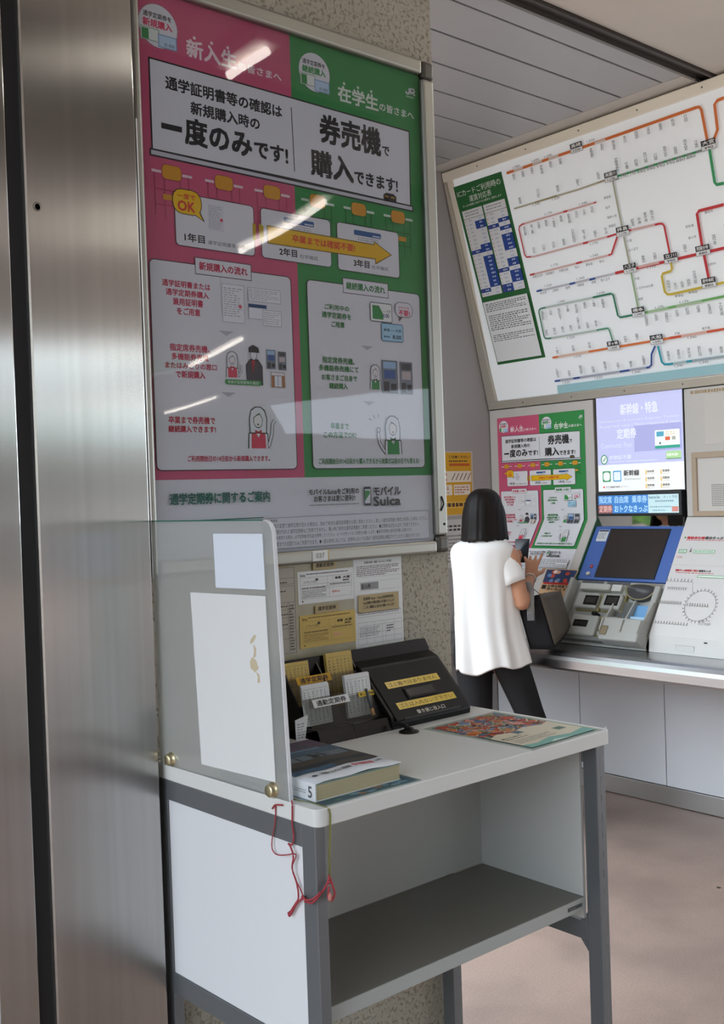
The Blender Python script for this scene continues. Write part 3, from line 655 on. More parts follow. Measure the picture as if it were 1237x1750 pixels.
# ---------------------------------------------------------------- desk mats, timetable book
def mat_art(P, w, h):
    P.rect(0, 0, w, h, '93a295').rect(6, 6, w-6, h-6, '56707e')
    R = random.Random(5); cols = ['b8502c', 'c8794a', 'b84a3e', '8a5a36', 'c98d86', '58724c', '4d6a8c', '6a87ad', 'c9702c', 'a03c30', '7f8f6a', '5a4038']
    for i in range(230):
        x = R.uniform(10, w-12); y = R.uniform(h*.40, h-12); r = R.uniform(5, 19)
        n = R.randint(7, 11); c = R.choice(cols)
        def blob(k): return [(min(max(x+r*k*(.7+.5*math.sin(a*3+i))*math.cos(a), 7), w-7), min(max(y+r*k*(.7+.4*math.cos(a*2+i))*math.sin(a), h*.36), h-7)) for a in [2*PI*j/n for j in range(n)]]
        if i % 3 == 0: P.poly(blob(1.2), 'dcc9ae')
        P.poly(blob(1), c)
    P.poly([(8, h*.40), (w*.2, h*.46), (w*.38, h*.42), (w*.6, h*.47), (w*.8, h*.42), (w-8, h*.46), (w-8, h*.12), (w*.7, h*.07), (w*.45, h*.12), (w*.2, h*.07), (8, h*.12)], 'd6d0ba')
    P.poly([(7, 7), (7, h*.12), (w*.2, h*.09), (w*.45, h*.14), (w*.7, h*.09), (w-7, h*.14), (w-7, 7)], '7fb3a8').poly([(w*.3, 7), (w*.42, h*.07), (w*.62, 7)], 'c5ded4')
    P.rect(w*.36, h*.36, w*.46, h*.43, '56707e').rect(w*.74, h*.22, w*.86, h*.29, '5d7a6c')
    P.text('豊かな森の', w*.08, h*.31, w*.34, h*.34, '2a2a28', .03).text('生きものたち', w*.08, h*.27, w*.38, h*.30, '2a2a28', .03)
    P.fine(w*.08, h*.15, w*.62, h*.25, 5, '4a4c46', .4, 3, .01, .04)
dm = thing('desk_mat', (1.55, 1.37, ZT), 'colourful picture sheet laminated flat on the right of the desktop', 'desk mat')
A0 = Vector((1.451, 1.238)); ang = math.atan2(1.2435-1.2380, .205)
fmx = F_top(1.4515, 1.2465, ZT, .03)
bx('laminate', -.004, .209, -.003, .270, 0, .0008, mat('laminate_film', 'b9c1bb', .25), dm, fr=fmx)
P = Print(.000004, .00085); mat_art(P, 205, 266); P.build('print', fmx, dm, scale=.001)
dm2 = thing('desk_mat', (1.08, 1.39, ZT), 'laminated blue picture sheet lying under the thick timetable book', 'desk mat')
fm2 = F_top(.975, 1.2500, ZT, 0)
bx('laminate', 0, .204, 0, .292, 0, .0008, mat('laminate_film2', '8fa0a0', .25), dm2, fr=fm2)
P = Print(.00001, .00085); P.rect(4, 4, 200, 288, '3f5a66'); R = random.Random(2)
for i in range(60):
    x, y, r = R.uniform(15, 185), R.uniform(10, 80), R.uniform(4, 12); P.ell(x, y, r, r*.5, R.choice(['4f7f8a', '6a8c9a', '2f4450', '8a6a50', '5d7a6c']), 8)
P.build('print', fm2, dm2, scale=.001)

bk = thing('timetable_book', (1.069, 1.4035, ZT+.001), 'thick paperback railway timetable with dark photo cover on the desk', 'book')
BX0, BX1, BY0, BY1, BZ0, BZ1 = .981, 1.157, 1.277, 1.532, ZT+.002, ZT+.029
M_PAGES = mat('page_edges', 'b9b08c', .8, nz=.25, nscale=4, stretch=(2, 2, 500))
MB().box(BX0+.002, BX1-.001, BY0+.001, BY1-.001, BZ0, BZ1-.0035, M_PAGES).build('pages', bk)
MB().box(BX0+.002, BX1-.001, BY0+.0005, BY1-.001, BZ1-.0035, BZ1-.0008, mat('green_grey_pages', '7a9088', .8)).build('tinted_pages', bk)
cv = MB(); k_ = []
for j in range(9):
    t = j/8; y = BY0-.0015+(BY1-BY0)*t
    k_.append([(BX0+(BX1+.001-BX0)*i/10, y, BZ1-.0008+(.0022*math.sin(PI*i/10)*(1-t)+.0012*math.sin(i*1.3)*(1-t))) for i in range(11)])
M_COVERW = mat('cover_white', 'd3d8de', .35)
ci = cv.mi(M_COVERW); G = [[cv.bm.verts.new(p) for p in r] for r in k_]
for a, b_ in zip(G, G[1:]):
    for i in range(10): cv.face([a[i], a[i+1], b_[i+1], b_[i]], ci, True)
cvo = cv.build('front_cover', bk)
sm = cvo.modifiers.new('thick', 'SOLIDIFY'); sm.thickness = .0008; sm.offset = 1
MB().box(BX0-.0005, BX0+.002, BY0-.0015, BY1, BZ0-.001, BZ1, M_COVERW).build('spine', bk, .0006)
MB().box(BX0, BX1, BY0-.001, BY1, BZ0-.0008, BZ0, M_COVERW).build('back_cover', bk)
def zc(u, v):
    t = min(max((v)/.255, 0), 1); i = u/.177*10
    return (.0022*math.sin(PI*i/10)*(1-t)+.0012*math.sin(i*1.3)*(1-t))
def F_cover(u, v, h): return (BX0+u, BY0+v, BZ1+.0003+zc(u, v)+h*.6)
P = Print(.000015, .0004)
def cells(x0, y0, x1, y1, c, nx=12, ny=8):
    P.up(); k = P.k(c)
    V = [(x0+(x1-x0)*i/nx, y0+(y1-y0)*j/ny) for j in range(ny+1) for i in range(nx+1)]
    P.raw(V, [(j*(nx+1)+i, j*(nx+1)+i+1, (j+1)*(nx+1)+i+1, (j+1)*(nx+1)+i) for j in range(ny) for i in range(nx)], c)
cells(2, 52, 176, 242, '39454f'); cells(2, 185, 176, 242, '57475a'); cells(30, 190, 110, 225, '6e4850', 6, 3); cells(2, 150, 176, 182, '4a6175'); cells(10, 120, 168, 148, '6b7984', 8, 3)
for x in (30, 62, 96, 130): cells(x, 124, x+16, 142, '2c2a2c', 2, 2)
for x, y in ((8, 205), (20, 208), (34, 212)): cells(x, y, x+8, y+5, 'cfc6d2', 2, 1)
cells(2, 95, 176, 118, '4c4640'); cells(2, 75, 176, 93, '2c3238'); cells(2, 52, 90, 73, '3d5a72', 6, 2); cells(90, 58, 176, 73, '4a4238', 6, 2); cells(70, 176, 150, 184, '6a8aa6', 4, 1)
P.text('全国版 コンパクト時刻表', 38, 28, 100, 40, '3a4046', .04).text('春の臨時列車', 106, 30, 150, 44, 'c23a44', .05)
P.poly([(18, 30), (24, 25), (30, 30), (24, 35)], '2a3a5a').text('5月', 156, 34, 168, 42, '4a5058', .03)
P.build('cover_print', F_cover, bk, scale=.001)
Print(.00002, .0001).text('5', 237, 4, 246, 21, '55595e', .03).text('全国版時刻表', 150, 9, 198, 17, '3f4348', .04).fine(202, 8, 232, 15, 2, '8a8e92', .5, 3, .03, .08).build('spine_print', lambda u, v, h: (BX0-.0006-h, BY0+.253-u, BZ0+v), bk, scale=.001)

# ---------------------------------------------------------------- black form rack with used-form box
rack = thing('form_rack', (1.416, 1.62, ZT), 'black acrylic application form rack with used-form drop box', 'form rack')
RX0, RXM, RX1 = 1.215, 1.392, 1.614
yz = lambda p, q, t: (t, p, q)
bx('back_panel', RX0, RXM, 1.676, 1.680, ZT, 1.2015, M_BLACK, rack, .001)
MB().prism([(RXM, ZT), (RX1, ZT), (RX1, 1.183), (1.603, 1.2035), (1.585, 1.2045), (RXM, 1.2025)], 1.674, 1.680, M_BLACK, lambda p, q, t: (p, t, q)).build('back_panel', rack, .0006)
MB().prism([(1.556, ZT), (1.676, ZT), (1.676, ZT+.012), (1.600, 1.074), (1.575, 1.082), (1.566, 1.080)], RX0, RXM, M_BLACK, yz).build('base_tray', rack, .001)
for x in (RX0, RX0+.0855, RXM-.003):
    MB().prism([(1.556, ZT), (1.676, ZT), (1.676, 1.19), (1.660, 1.17), (1.600, 1.082), (1.566, 1.082)], x, x+.003, M_BLACK, yz).build('divider', rack)
# sloped drop-box lid
SL = Vector((0, .095, .095)).normalized(); SN = Vector((0, -1, 1)).normalized()
def F_lid(u, v, h): return tuple(Vector((u, 1.56, 1.080))+SL*v+SN*h)
MB().prism([(1.556, ZT), (1.674, ZT), (1.674, 1.178), (1.648, 1.168), (1.560, 1.080), (1.554, 1.066)], RXM+.001, RX1, mat('black_box', '0f0f0f', .45, spec=.25), yz).build('drop_box', rack, .001)
bx('lid', 1.402, 1.606, -.012, .118, 0, .002, M_BLACKM, rack, .0008, F_lid)
bx('slot', 1.4225, 1.580, -.0135, -.0085, .0015, .0028, mat('slot_black', '050505', .6), rack, fr=F_lid)
MB().box(1.462, 1.545, .031, .057, .002, .0045, M_BLACKM, F_lid).build('window_bezel', rack, .0008)
bx('window', 1.466, 1.541, .035, .053, .0045, .005, mat('smoked_window', '303332', .12), rack, fr=F_lid)
M_TAPE = mat('yellow_tape', 'd9b92a', .28, nz=.15, nscale=80, spec=.6)
def tape(x0, v0, x1, v1, txt, c2, name='label_tape'):
    o = MB().box(x0, x1, v0, v1, .002, .0026, M_TAPE, F_lid).build(name, rack, .0002)
    Print(.00002, .0028).text(txt, x0*1000+5, v0*1000+3, x1*1000-8, v1*1000-3, '4a3a10', .02).build('tape_text', F_lid, rack, scale=.001)
tape(1.4275, .063, 1.576, .0795, 'ゴミ箱ではありません', 0); tape(1.4235, .0110, 1.586, .0275, 'ゴミは入れないで下さい', 0)
Print(.00002, .0023).text('書き損じ投入口', 1463, -6, 1541, 3.5, 'b8b4ac', .03).build('drop_text', F_lid, rack, scale=.001)
# clear pocket fronts
SL2 = Vector((0, .05, .09)).normalized(); SN2 = Vector((0, -.09, .05)).normalized()
def F_p(y0, z0): return lambda u, v, h: tuple(Vector((u, y0, z0))+SL2*v+SN2*h)
fpa = F_p(1.585, 1.079); fpb = F_p(1.628, 1.110)
bx('clear_pocket', RX0+.002, RXM-.002, .0, .062, 0, .0015, M_CLEAR, rack, fr=fpa)
bx('clear_pocket', RX0+.002, RXM-.002, .0, .062, 0, .0015, M_CLEAR, rack, fr=fpb)
def lab(fr, x0, x1, v0, v1, m, txt, h=.0016):
    bx('pocket_label', x0, x1, v0, v1, h, h+.0005, m, rack, fr=fr)
    Print(.00002, h+.0006).text(txt, x0*1000+(x1-x0)*90, v0*1000+2.5, x1*1000-(x1-x0)*90, v1*1000-2.5, '26262a', .03).build('label_text', fr, rack, scale=.001)
lab(fpa, 1.238, 1.3275, .042, .058, M_PAPER, '通勤定期券')
lab(fpb, 1.236, 1.3215, .050, .066, mat('amber_tape', 'c99a1c', .3), '通学定期券')
lab(fpa, 1.353, 1.396, .046, .0565, M_TAPE, '新しい用紙')

def form_stack(x0, x1, y0, z0, z1, m, label, n, lean=.5, vert=True):
    t = thing('form_stack', ((x0+x1)/2, y0, z0), label, 'forms')
    d = Vector((0, .3*lean, 1)).normalized(); nn = Vector((0, -1, .3*lean)).normalized()
    fr = lambda u, v, h: tuple(Vector((x0+u, y0, z0))+d*v+nn*h)
    R = random.Random(int(x0*1000))
    for i in range(n):
        dx = R.uniform(-.0012, .0012); dz = R.uniform(-.002, .002)
        bx('form', dx, x1-x0+dx, 0, (z1-z0)+dz, i*.0011, i*.0011+.0009, m, t, fr=fr)
    h = n*.0011; w, L = (x1-x0)*1000, (z1-z0)*1000
    P = Print(.00002, h+.0001); ln = '6a6050' if m is M_YPAPER else '6a7280'
    P.line([(4, L-8), (w-4, L-8), (w-4, 4), (4, 4), (4, L-8)], .5, ln)
    for x in (.2, .45, .7): P.line([(w*x, 4), (w*x, L-8)], .4, ln)
    for i in range(6): P.fine(w*(.08+.15*i), 8, w*(.13+.15*i), L-12, 14, ln, .55, i, .3, .7)
    P.build('print', fr, t, scale=.001)
form_stack(1.2185, 1.279, 1.664, 1.110, 1.198, M_YPAPER, 'yellow student pass forms, left stack at the back of the rack', 4)
form_stack(1.320, 1.3865, 1.660, 1.100, 1.204, M_YPAPER, 'yellow student pass forms, right and taller stack in the rack', 8)
form_stack(1.2195, 1.2850, 1.612, 1.082, 1.1595, M_PAPER, 'white commuter pass forms, left stack in the front pocket', 4)
form_stack(1.3245, 1.3885, 1.612, 1.082, 1.1645, M_PAPER, 'white commuter pass forms, right stack in the front pocket', 7)
pen = thing('marker_pen', (1.377, 1.590, 1.079), 'dark-capped pen standing in the front pocket of the rack', 'pen')
MB().lathe([(.004, 0), (.004, .014)], (1.373, 1.588, 1.0835), (.05, .45, .9), mat('cork_tan', 'b08a5a', .6), 14).build('holder', pen)
MB().lathe([(.003, .014), (.003, .038), (.0036, .040), (.0036, .053), (.002, .056)], (1.373, 1.588, 1.0835), (.05, .45, .9), mat('pen_grey', '3a4448', .3), 14).build('barrel', pen)
leaf = thing('folded_leaflet', (1.20, 1.585, ZT), 'white folded leaflet beside the rack, behind the partition edge', 'leaflet')
MB().prism([(1.178, ZT+.001), (1.196, ZT+.001), (1.206, 1.112), (1.176, 1.106)], 1.583, 1.5845, M_PAPER, lambda p, q, t: (p, t, q)).build('sheet', leaf)
Print().fine(2, 10, 22, 45, 7, '7a8088', .4, 2, .1, .3).build('print', F_wallA(1.178, ZT, 1.583), leaf, scale=.001)
blu = thing('blue_packet', (1.183, 1.560, ZT), 'small blue packet lying in front of the white leaflet', 'packet')
bx('packet', 1.170, 1.199, 1.552, 1.570, ZT, ZT+.012, mat('blue_film', '2f62b8', .35), blu, .003)
hk = thing('suction_holder', (1.404, 1.516, ZT), 'round black rubber holder base in front of the rack', 'holder')
MB().lathe([(.0195, 0), (.0195, .002), (.015, .0035), (.010, .005), (.009, .008), (.004, .010)], (1.404, 1.520, ZT), (0, 0, 1), M_BLACKM, 28).build('base', hk)
MB().tube([(1.402, 1.522, ZT+.010), (1.394, 1.536, ZT+.016), (1.386, 1.548, ZT+.013)], .0045, M_BLACKM).build('arm', hk)

# ---------------------------------------------------------------- strings tied to the desk corner
RS = mat('red_string', 'a33a44', .8); X_ = .9525
rs = thing('red_string', (.953, 1.30, .90), 'knotted red string hanging from the partition corner', 'string')
MB().tube([(X_, 1.350, 1.038), (X_-.002, 1.341, 1.045), (X_-.003, 1.333, 1.048), (X_, 1.322, 1.049)], .0014, RS, 6).build('knot', rs)
MB().tube([(X_, 1.341, 1.044), (X_, 1.344, 1.016), (X_, 1.353, .991), (X_, 1.354, .974), (X_, 1.342, .968), (X_, 1.318, .973), (X_, 1.300, .979), (X_, 1.292, .979), (X_, 1.296, .971), (X_, 1.303, .958), (X_, 1.297, .943), (X_, 1.287, .932), (X_, 1.277, .920)], .0010, RS, 6).build('strand', rs)
MB().tube([(.9565, 1.304, ZT+.003), (X_-.001, 1.296, 1.056), (X_, 1.298, 1.042), (X_, 1.299, 1.025), (X_, 1.296, 1.007), (X_, 1.301, .993), (X_, 1.311, .992), (X_, 1.306, .989), (X_-.001, 1.298, .976), (X_-.001, 1.302, .956), (X_, 1.293, .936), (X_, 1.290, .915), (X_, 1.300, .901), (X_, 1.315, .884)], .0014, RS, 6).build('strand', rs)
MB().tube([(X_, 1.316, .884), (X_-.002, 1.312, .881), (X_, 1.306, .890), (X_, 1.293, .906), (X_, 1.276, .917), (X_, 1.262, .914), (.950, 1.248, .921), (.958, 1.2445, .929), (.970, 1.2435, .940), (.976, 1.243, .951)], .0017, RS, 6).build('strand', rs)
MB().tube([(X_, 1.280, .921), (X_-.002, 1.268, .918), (.950, 1.250, .924), (.958, 1.2425, .934)], .0014, RS, 6).build('strand', rs)
for p in ((X_, 1.315, .884), (X_, 1.279, .918), (X_-.001, 1.270, .915), (.975, 1.243, .944)):
    MB().lathe([(.0001, -.003), (.0026, -.0015), (.003, 0), (.0026, .0015), (.0001, .003)], p, (.3, .4, .8), RS, 8).build('knot', rs)
MB().tube([(.975, 1.2425, .955), (.981, 1.2415, .938), (.984, 1.2415, .925), (.978, 1.2410, .917), (.972, 1.2415, .923), (.974, 1.2415, .938)], .0018, RS, 6).build('loop', rs)
MB().lathe([(.0005, -.008), (.0035, -.004), (.003, .002), (.001, .006)], (.974, 1.2405, .924), (0, 0, 1), mat('pink_thread', 'c98078', .9), 8).build('tassel', rs)
gs = thing('green_ribbon', (.976, 1.243, .95), 'olive green bookmark ribbon running from the book over the desk edge', 'ribbon')
def ribbon(pts, w, m, name, parent, wd=Vector((1, 0, 0))):
    b_ = MB(); k = b_.mi(m); prev = None
    for p in pts:
        p = Vector(p); a, c = b_.bm.verts.new(p-wd*w/2), b_.bm.verts.new(p+wd*w/2)
        if prev: b_.face([prev[0], prev[1], c, a], k, True)
        prev = (a, c)
    o = b_.build(name, parent); m_ = o.modifiers.new('t', 'SOLIDIFY'); m_.thickness = .0004; return o
GR = mat('olive_ribbon', '7d7c3e', .7)
ribbon([(.9775, 1.285, 1.0565), (.977, 1.262, 1.0562), (.978, 1.247, 1.0558), (.980, 1.2425, 1.053), (.981, 1.2415, 1.045), (.980, 1.2415, 1.02), (.977, 1.2415, .985), (.976, 1.2415, .952)], .0035, GR, 'ribbon', gs)
ribbon([(.968, 1.330, 1.0562), (.9705, 1.300, 1.0562), (.9775, 1.283, 1.0567)], .0030, GR, 'ribbon_end', gs)

# ================================================================ WALL OF MACHINES (wall plane X = 4.33)
WX = 4.33
fB = F_wallB(3.96, 0, WX)             # u from the back corner, v = height
SV = Vector((-.33, 0, -.50)).normalized(); SNm = Vector((-.50, 0, .33)).normalized()
def F_slope(u, v, h): return tuple(Vector((WX, 3.26-u, 1.36))+SV*v+SNm*h)
def F_front(x): return lambda u, v, h: (x-h, 3.26-u, v)
def module(name, y0, y1, label, m, cat='wall panel', rec=0, bev=.003):
    """folded cabinet front: upright top, sloping middle, upright foot on the counter"""
    t = thing(name, (4.2, (y0+y1)/2, .786), label, cat)
    prof = [(WX+rec, 1.958), (WX+rec, 1.36), (4.0+rec*.8, .86), (4.0+rec*.8, .786), (4.54, .786), (4.54, 1.958)]
    MB().prism(prof, y0, y1, m, lambda p, q, s_: (p, s_, q)).build('body', t, bev); return t
pnl = module('folded_cabinet_front', 3.262, 3.955, 'folded beige panel carrying the student pass poster beside the machine', M_PANEL)
pnr = thing('speaker_panel', (4.4, 2.3, 1.37), 'beige upright panel with speaker grille right of the ticket machine', 'wall panel')
bx('body', WX, 4.54, 1.3, 2.747, 1.372, 1.958, M_PANEL, pnr, .002)
M_GOLD = mat('tan_frame', 'b39f88', .45)
fr_ = F_wallB(2.747, 0, WX)
MB().box(.035, .80, 1.372, 1.396, 0, .012, M_GOLD, fr_).box(.035, .80, 1.638, 1.664, 0, .012, M_GOLD, fr_).box(.035, .060, 1.396, 1.638, 0, .012, M_GOLD, fr_).build('tan_frame', pnr, .002)
bx('inner_plate', .060, .80, 1.396, 1.638, 0, .003, mat('plate_beige', 'd2cec9', .5), pnr, fr=fr_)
sg = MB()
for i in range(9):
    for j in range(12): sg.box(.13+.008*i, .1345+.008*i, 1.418+.0085*j, 1.4225+.0085*j, .003, .0036, mat('grille_hole', '77736f', .7), fr_)
sg.build('speaker_grille', pnr, kind='stuff')
sm_ = MB().box(.104, .80, 1.698, 1.925, 0, .002, mat('plate_beige2', 'cdc8c2', .5), fr_).build('blank_plate', pnr, .001)
Print().fine(55, 1928, 220, 1950, 1, 'a8906c', .8, 3, .03, .08).rect(35, 1932, 48, 1946, 'a8906c').build('faint_print', fr_, pnr, scale=.001)
slp = thing('route_notice_panel', (4.1, 2.3, .786), 'white sloping panel printed with route maps, right of the machine', 'notice panel')
MB().prism([(WX-.004, 1.370), (4.0, .862), (3.992, .786), (4.54, .786), (4.54, 1.370)], 1.3, 2.747, M_PANELW, lambda p, q, s_: (p, s_, q)).build('body', slp, .003)
P = Print(.00004, .0035, True)
P.rect(536, 106, 543, 114, '2a8a3a').text('連絡会社線', 549, 104, 640, 118, 'c8343c', .05).text('経由きっぷ', 642, 104, 730, 118, '3a3a3a', .05).fine(549, 120, 740, 127, 1, 'd88a8a', .8, 3, .03, .08)
P.rect(528, 172, 569, 190, '3a9a50').rect(531, 175, 566, 187, 'e6f0e6').fine(533, 178, 562, 184, 1, '3a9a50', .8, 1, .1, .2).rect(605, 174, 710, 190, '5aaa68').rect(607, 176, 708, 188, 'e6f0e6').fine(612, 179, 704, 185, 1, '5aaa68', .8, 2, .05, .1)
P.poly([(583, 185), (588, 160), (594, 185)], '7a7672').fine(528, 205, 560, 218, 2, 'd88a8a', .5, 6, .1, .2).line([(505, 252), (900, 252)], 1, 'b9b6b3')
P.text('連絡きっぷ乗降駅ご案内', 543, 274, 655, 284, 'c8343c', .05).text('連絡きっぷ', 660, 274, 720, 284, '3a3a3a', .05).fine(549, 288, 740, 294, 1, 'd88a8a', .8, 3, .03, .08)
P.rect(662, 300, 800, 312, '3a9a50').rect(664, 302, 798, 310, 'e6f0e6')
tk = '8a8884'
def ticks(x0, x1, y, up, n, L=14):
    P.line([(x0, y), (x1, y)], 1.2, tk)
    for i in range(n):
        x = x0+(x1-x0)*(i+.5)/n; P.line([(x, y), (x, y-L if up else y+L)], 3, tk, False)
ticks(510, 650, 336, True, 8); ticks(530, 630, 366, False, 9, -12 if False else 12); ticks(505, 625, 448, True, 13); ticks(505, 690, 546, True, 13, 12); ticks(650, 760, 452, True, 9)
P.line([(719+73*math.cos(2*PI*i/36), 449+73*math.sin(2*PI*i/36)) for i in range(37)], 1.6, tk)
for i in range(28):
    a = 2*PI*i/28; P.line([(719+73*math.cos(a), 449+73*math.sin(a)), (719+84*math.cos(a), 449+84*math.sin(a))], 3, tk, False)
P.line([(650, 336), (664, 400)], 1.2, tk); P.fine(735, 515, 800, 540, 4, tk, .4, 4, .1, .3)
SV2 = Vector((4.0-4.326, 0, .862-1.370)).normalized(); SN2_ = Vector((SV2.z, 0, -SV2.x))
P.build('print', lambda u, v, h: tuple(Vector((4.326, 3.26-u, 1.370))+SV2*v+SN2_*(h-.0028)), slp, scale=.001)
bx('access_door', .648, .740, .7895, .829, 0, .0012, mat('door_seam', 'b8b4b0', .5), slp, fr=F_front(3.9955))
bx('access_plate', .650, .738, .7905, .827, .0012, .0020, M_PANELW, slp, fr=F_front(3.9955))
bx('keyhole', .785, .800, .845, .850, 0, .0020, M_BLACKM, slp, fr=F_front(3.9985))

# ---------------------------------------------------------------- steel counter
ctr = thing('machine_counter', (4.1, 2.6, 0), 'long counter with dark steel top edge and white panels below', 'counter')
pc = [(4.54, .745), (3.80, .695), (3.785, .70), (3.78, .71), (3.78, .745), (3.784, .762), (3.796, .776), (3.815, .784), (3.84, .786), (4.54, .786)]
MB().prism(pc, 1.2, 3.955, M_STEEL2, lambda p, q, s_: (p, s_, q)).build('counter_top', ctr)
pf = None
for i, (ya, yb) in enumerate(((3.402, 3.955), (2.902, 3.398), (2.402, 2.898), (1.902, 2.398), (1.402, 1.898))):
    MB().box(4.33, 4.345, ya, yb, .094, .745, M_PLINTH).build('front_panel', ctr, .001)
bx('carcass', 4.345, 4.54, 1.3, 3.955, 0, .75, M_BLACKM, ctr)
bx('panel_trim', 4.325, 4.345, 1.3, 3.955, .72, .74, mat('cream_trim', 'e8e0d0', .4), ctr)
bx('kick_plate', 4.327, 4.345, 1.3, 3.955, .004, .090, M_KICK, ctr, .001)

# ---------------------------------------------------------------- ticket machine
MY0, MY1 = 2.755, 3.252
tm = thing('ticket_machine', (4.15, 3.0, .786), 'blue and grey ticket vending machine with a dark touch screen', 'ticket machine')
M_BLUE = mat('machine_blue', '4a6cb4', .4); M_MG = mat('machine_grey', 'a8a9a4', .45); M_MG2 = mat('machine_grey_dark', '6e706e', .45); M_GREEN = mat('green_edge', '2c5a3c', .5)
MB().prism([(WX+.03, 1.32), (4.04, .87), (4.03, .786), (4.54, .786), (4.54, 1.32)], MY0+.002, MY1-.002, M_MG2, lambda p, q, s_: (p, s_, q)).build('chassis', tm)
bx('side_edge', .000, .006, -.01, .60, -.03, .002, M_GREEN, tm, fr=F_slope)
bx('blue_face', .008, .503, .035, .332, -.03, -.008, M_BLUE, tm, .002, F_slope)
bx('screen_bezel', .104, .440, .050, .320, -.008, -.003, mat('bezel_black', '1b1a1c', .4), tm, .002, F_slope)
bx('touch_screen', .112, .432, .058, .312, -.004, -.0025, mat('screen_off', '37302d', .22), tm, fr=F_slope)
MB().box(.036, .096, .055, .120, -.008, -.0065, M_PAPER, F_slope).build('instruction_sticker', tm)
Print(.00003, -.0060).rect(38, 57, 94, 66, '3a4258').fine(42, 72, 90, 108, 5, '6a7280', .5, 3, .1, .25).build('sticker_print', F_slope, tm, scale=.001)
MB().lathe([(.010, 0), (.010, .003), (.004, .004)], F_slope(.066, .262, -.008), SNm, mat('lamp_red', 'a04050', .3), 16).build('indicator', tm)
MB().lathe([(.008, 0), (.012, .003), (.006, .010), (.001, .012)], F_slope(.062, .303, -.008), SNm, mat('button_white', 'd5d0c8', .3), 16).build('button', tm)
# grey lower deck
MB().box(.008, .503, .334, .66, -.04, -.015, M_MG, F_slope).build('deck', tm, .003)
MB().prism([(4.03, .83), (3.985, .86), (3.985, .788), (4.2, .788), (4.2, .83)], MY0+.002, MY1-.002, M_MG, lambda p, q, s_: (p, s_, q)).build('foot', tm, .003)
for u0, u1 in ((.040, .165), (.185, .315)): bx('caption_plate', u0, u1, .338, .352, -.015, -.012, mat('caption_dark', '585a5c', .4), tm, .001, F_slope)
bx('caption_plate', .345, .490, .340, .351, -.015, -.012, mat('caption_tan', '8a7f72', .4), tm, .001, F_slope)
MB().box(.008, .030, .35, .66, -.015, .045, M_MG, F_slope).build('side_cheek', tm, .006)
MB().box(.470, .4995, .36, .64, -.015, .015, M_MG, F_slope).build('side_cheek', tm, .006)
MB().box(.060, .230, .364, .398, -.015, .020, mat('light_grey_ledge', 'c0c1bc', .4), F_slope).build('note_ledge', tm, .008, 3)
MB().box(.235, .290, .360, .395, -.015, .006, mat('label_white', 'cfcfca', .5), F_slope).build('fare_label', tm, .002)
M_YEL = mat('yellow_edge', 'a79c62', .4)
for (u0, u1, v0, v1) in ((.070, .200, .418, .500), (.218, .330, .418, .500), (.085, .240, .535, .640), (.262, .345, .535, .640)):
    MB().box(u0-.003, u1+.003, v0-.005, v1+.002, -.015, .006, M_YEL, F_slope).build('yellow_rim', tm, .004)
    MB().box(u0, u1, v0, v1, -.015, .030, M_MG, F_slope).build('slot_block', tm, .012, 3)
for (u0, u1, v0, v1) in ((.125, .200, .436, .486), (.243, .318, .430, .482), (.110, .190, .565, .600), (.290, .335, .572, .606)):
    bx('slot_mouth', u0, u1, v0, v1, .026, .0325, M_BLACKM, tm, .002, F_slope)
    bx('slot_insert', u0+.012, u1-.006, v0+.012, v1-.010, .0325, .034, mat('slot_steel', '3a3734', .3, .5), tm, fr=F_slope)
bx('coin_return', .195, .222, .520, .535, .0, .034, M_BLACKM, tm, .002, F_slope)
# change basin (oval)
ov = []
for k, (a, b_, hh) in enumerate(((.083, .0, .004), (.083, 0, .022), (.074, 0, .022), (.060, 0, .006), (.02, 0, .002))):
    ov.append([F_slope(.398+a*math.cos(t)*(1 if True else 1), .372+(a*.80*math.sin(t) if math.sin(t) > 0 else a*.22*math.sin(t)), hh-.012) for t in [2*PI*i/32 for i in range(32)]])
MB().rings(ov, mat('basin_dark', '48484a', .4)).build('coin_basin', tm)
ov2 = [[F_slope(.398+a*math.cos(t), .372+(a*.80*math.sin(t) if math.sin(t) > 0 else a*.22*math.sin(t)), .0105) for t in [2*PI*i/32 for i in range(33)]] for a in (.079, .075)]
MB().rings(ov2, M_YEL, cap=False).build('basin_rim_line', tm)
# ticket and change trays
MB().prism([(.448, -.012), (.448, .028), (.56, .055), (.565, .07), (.62, .07), (.655, .03), (.66, -.012)], .292, .300, M_MG, lambda p, q, s_: F_slope(s_, p, q)).build('tray_wall', tm, .002)
MB().prism([(.448, -.012), (.448, .028), (.56, .055), (.565, .07), (.62, .07), (.655, .03), (.66, -.012)], .400, .408, M_MG, lambda p, q, s_: F_slope(s_, p, q)).build('tray_wall', tm, .002)
MB().prism([(.448, -.012), (.448, .022), (.56, .050), (.565, .07), (.62, .07), (.655, .03), (.66, -.012)], .492, .5005, M_MG, lambda p, q, s_: F_slope(s_, p, q)).build('tray_wall', tm, .002)
MB().box(.300, .400, .448, .548, -.012, .004, mat('tray_dark', '5c5e5c', .35), F_slope).build('change_tray', tm)
MB().box(.408, .492, .462, .545, -.012, .012, mat('tray_blue', '6aa2d2', .35), F_slope).build('ticket_tray', tm, .004)
MB().box(.410, .494, .530, .555, .008, .034, mat('tray_pale_blue', 'a8cfea', .3), F_slope).build('tray_lip', tm, .004)
MB().box(.2925, .5015, .552, .665, -.012, .060, M_MG, F_slope).build('front_block', tm, .010, 3)
bx('keyhole_plate', .300, .335, .600, .645, .060, .063, mat('plate_olive', '857a60', .4), tm, .004, F_slope)
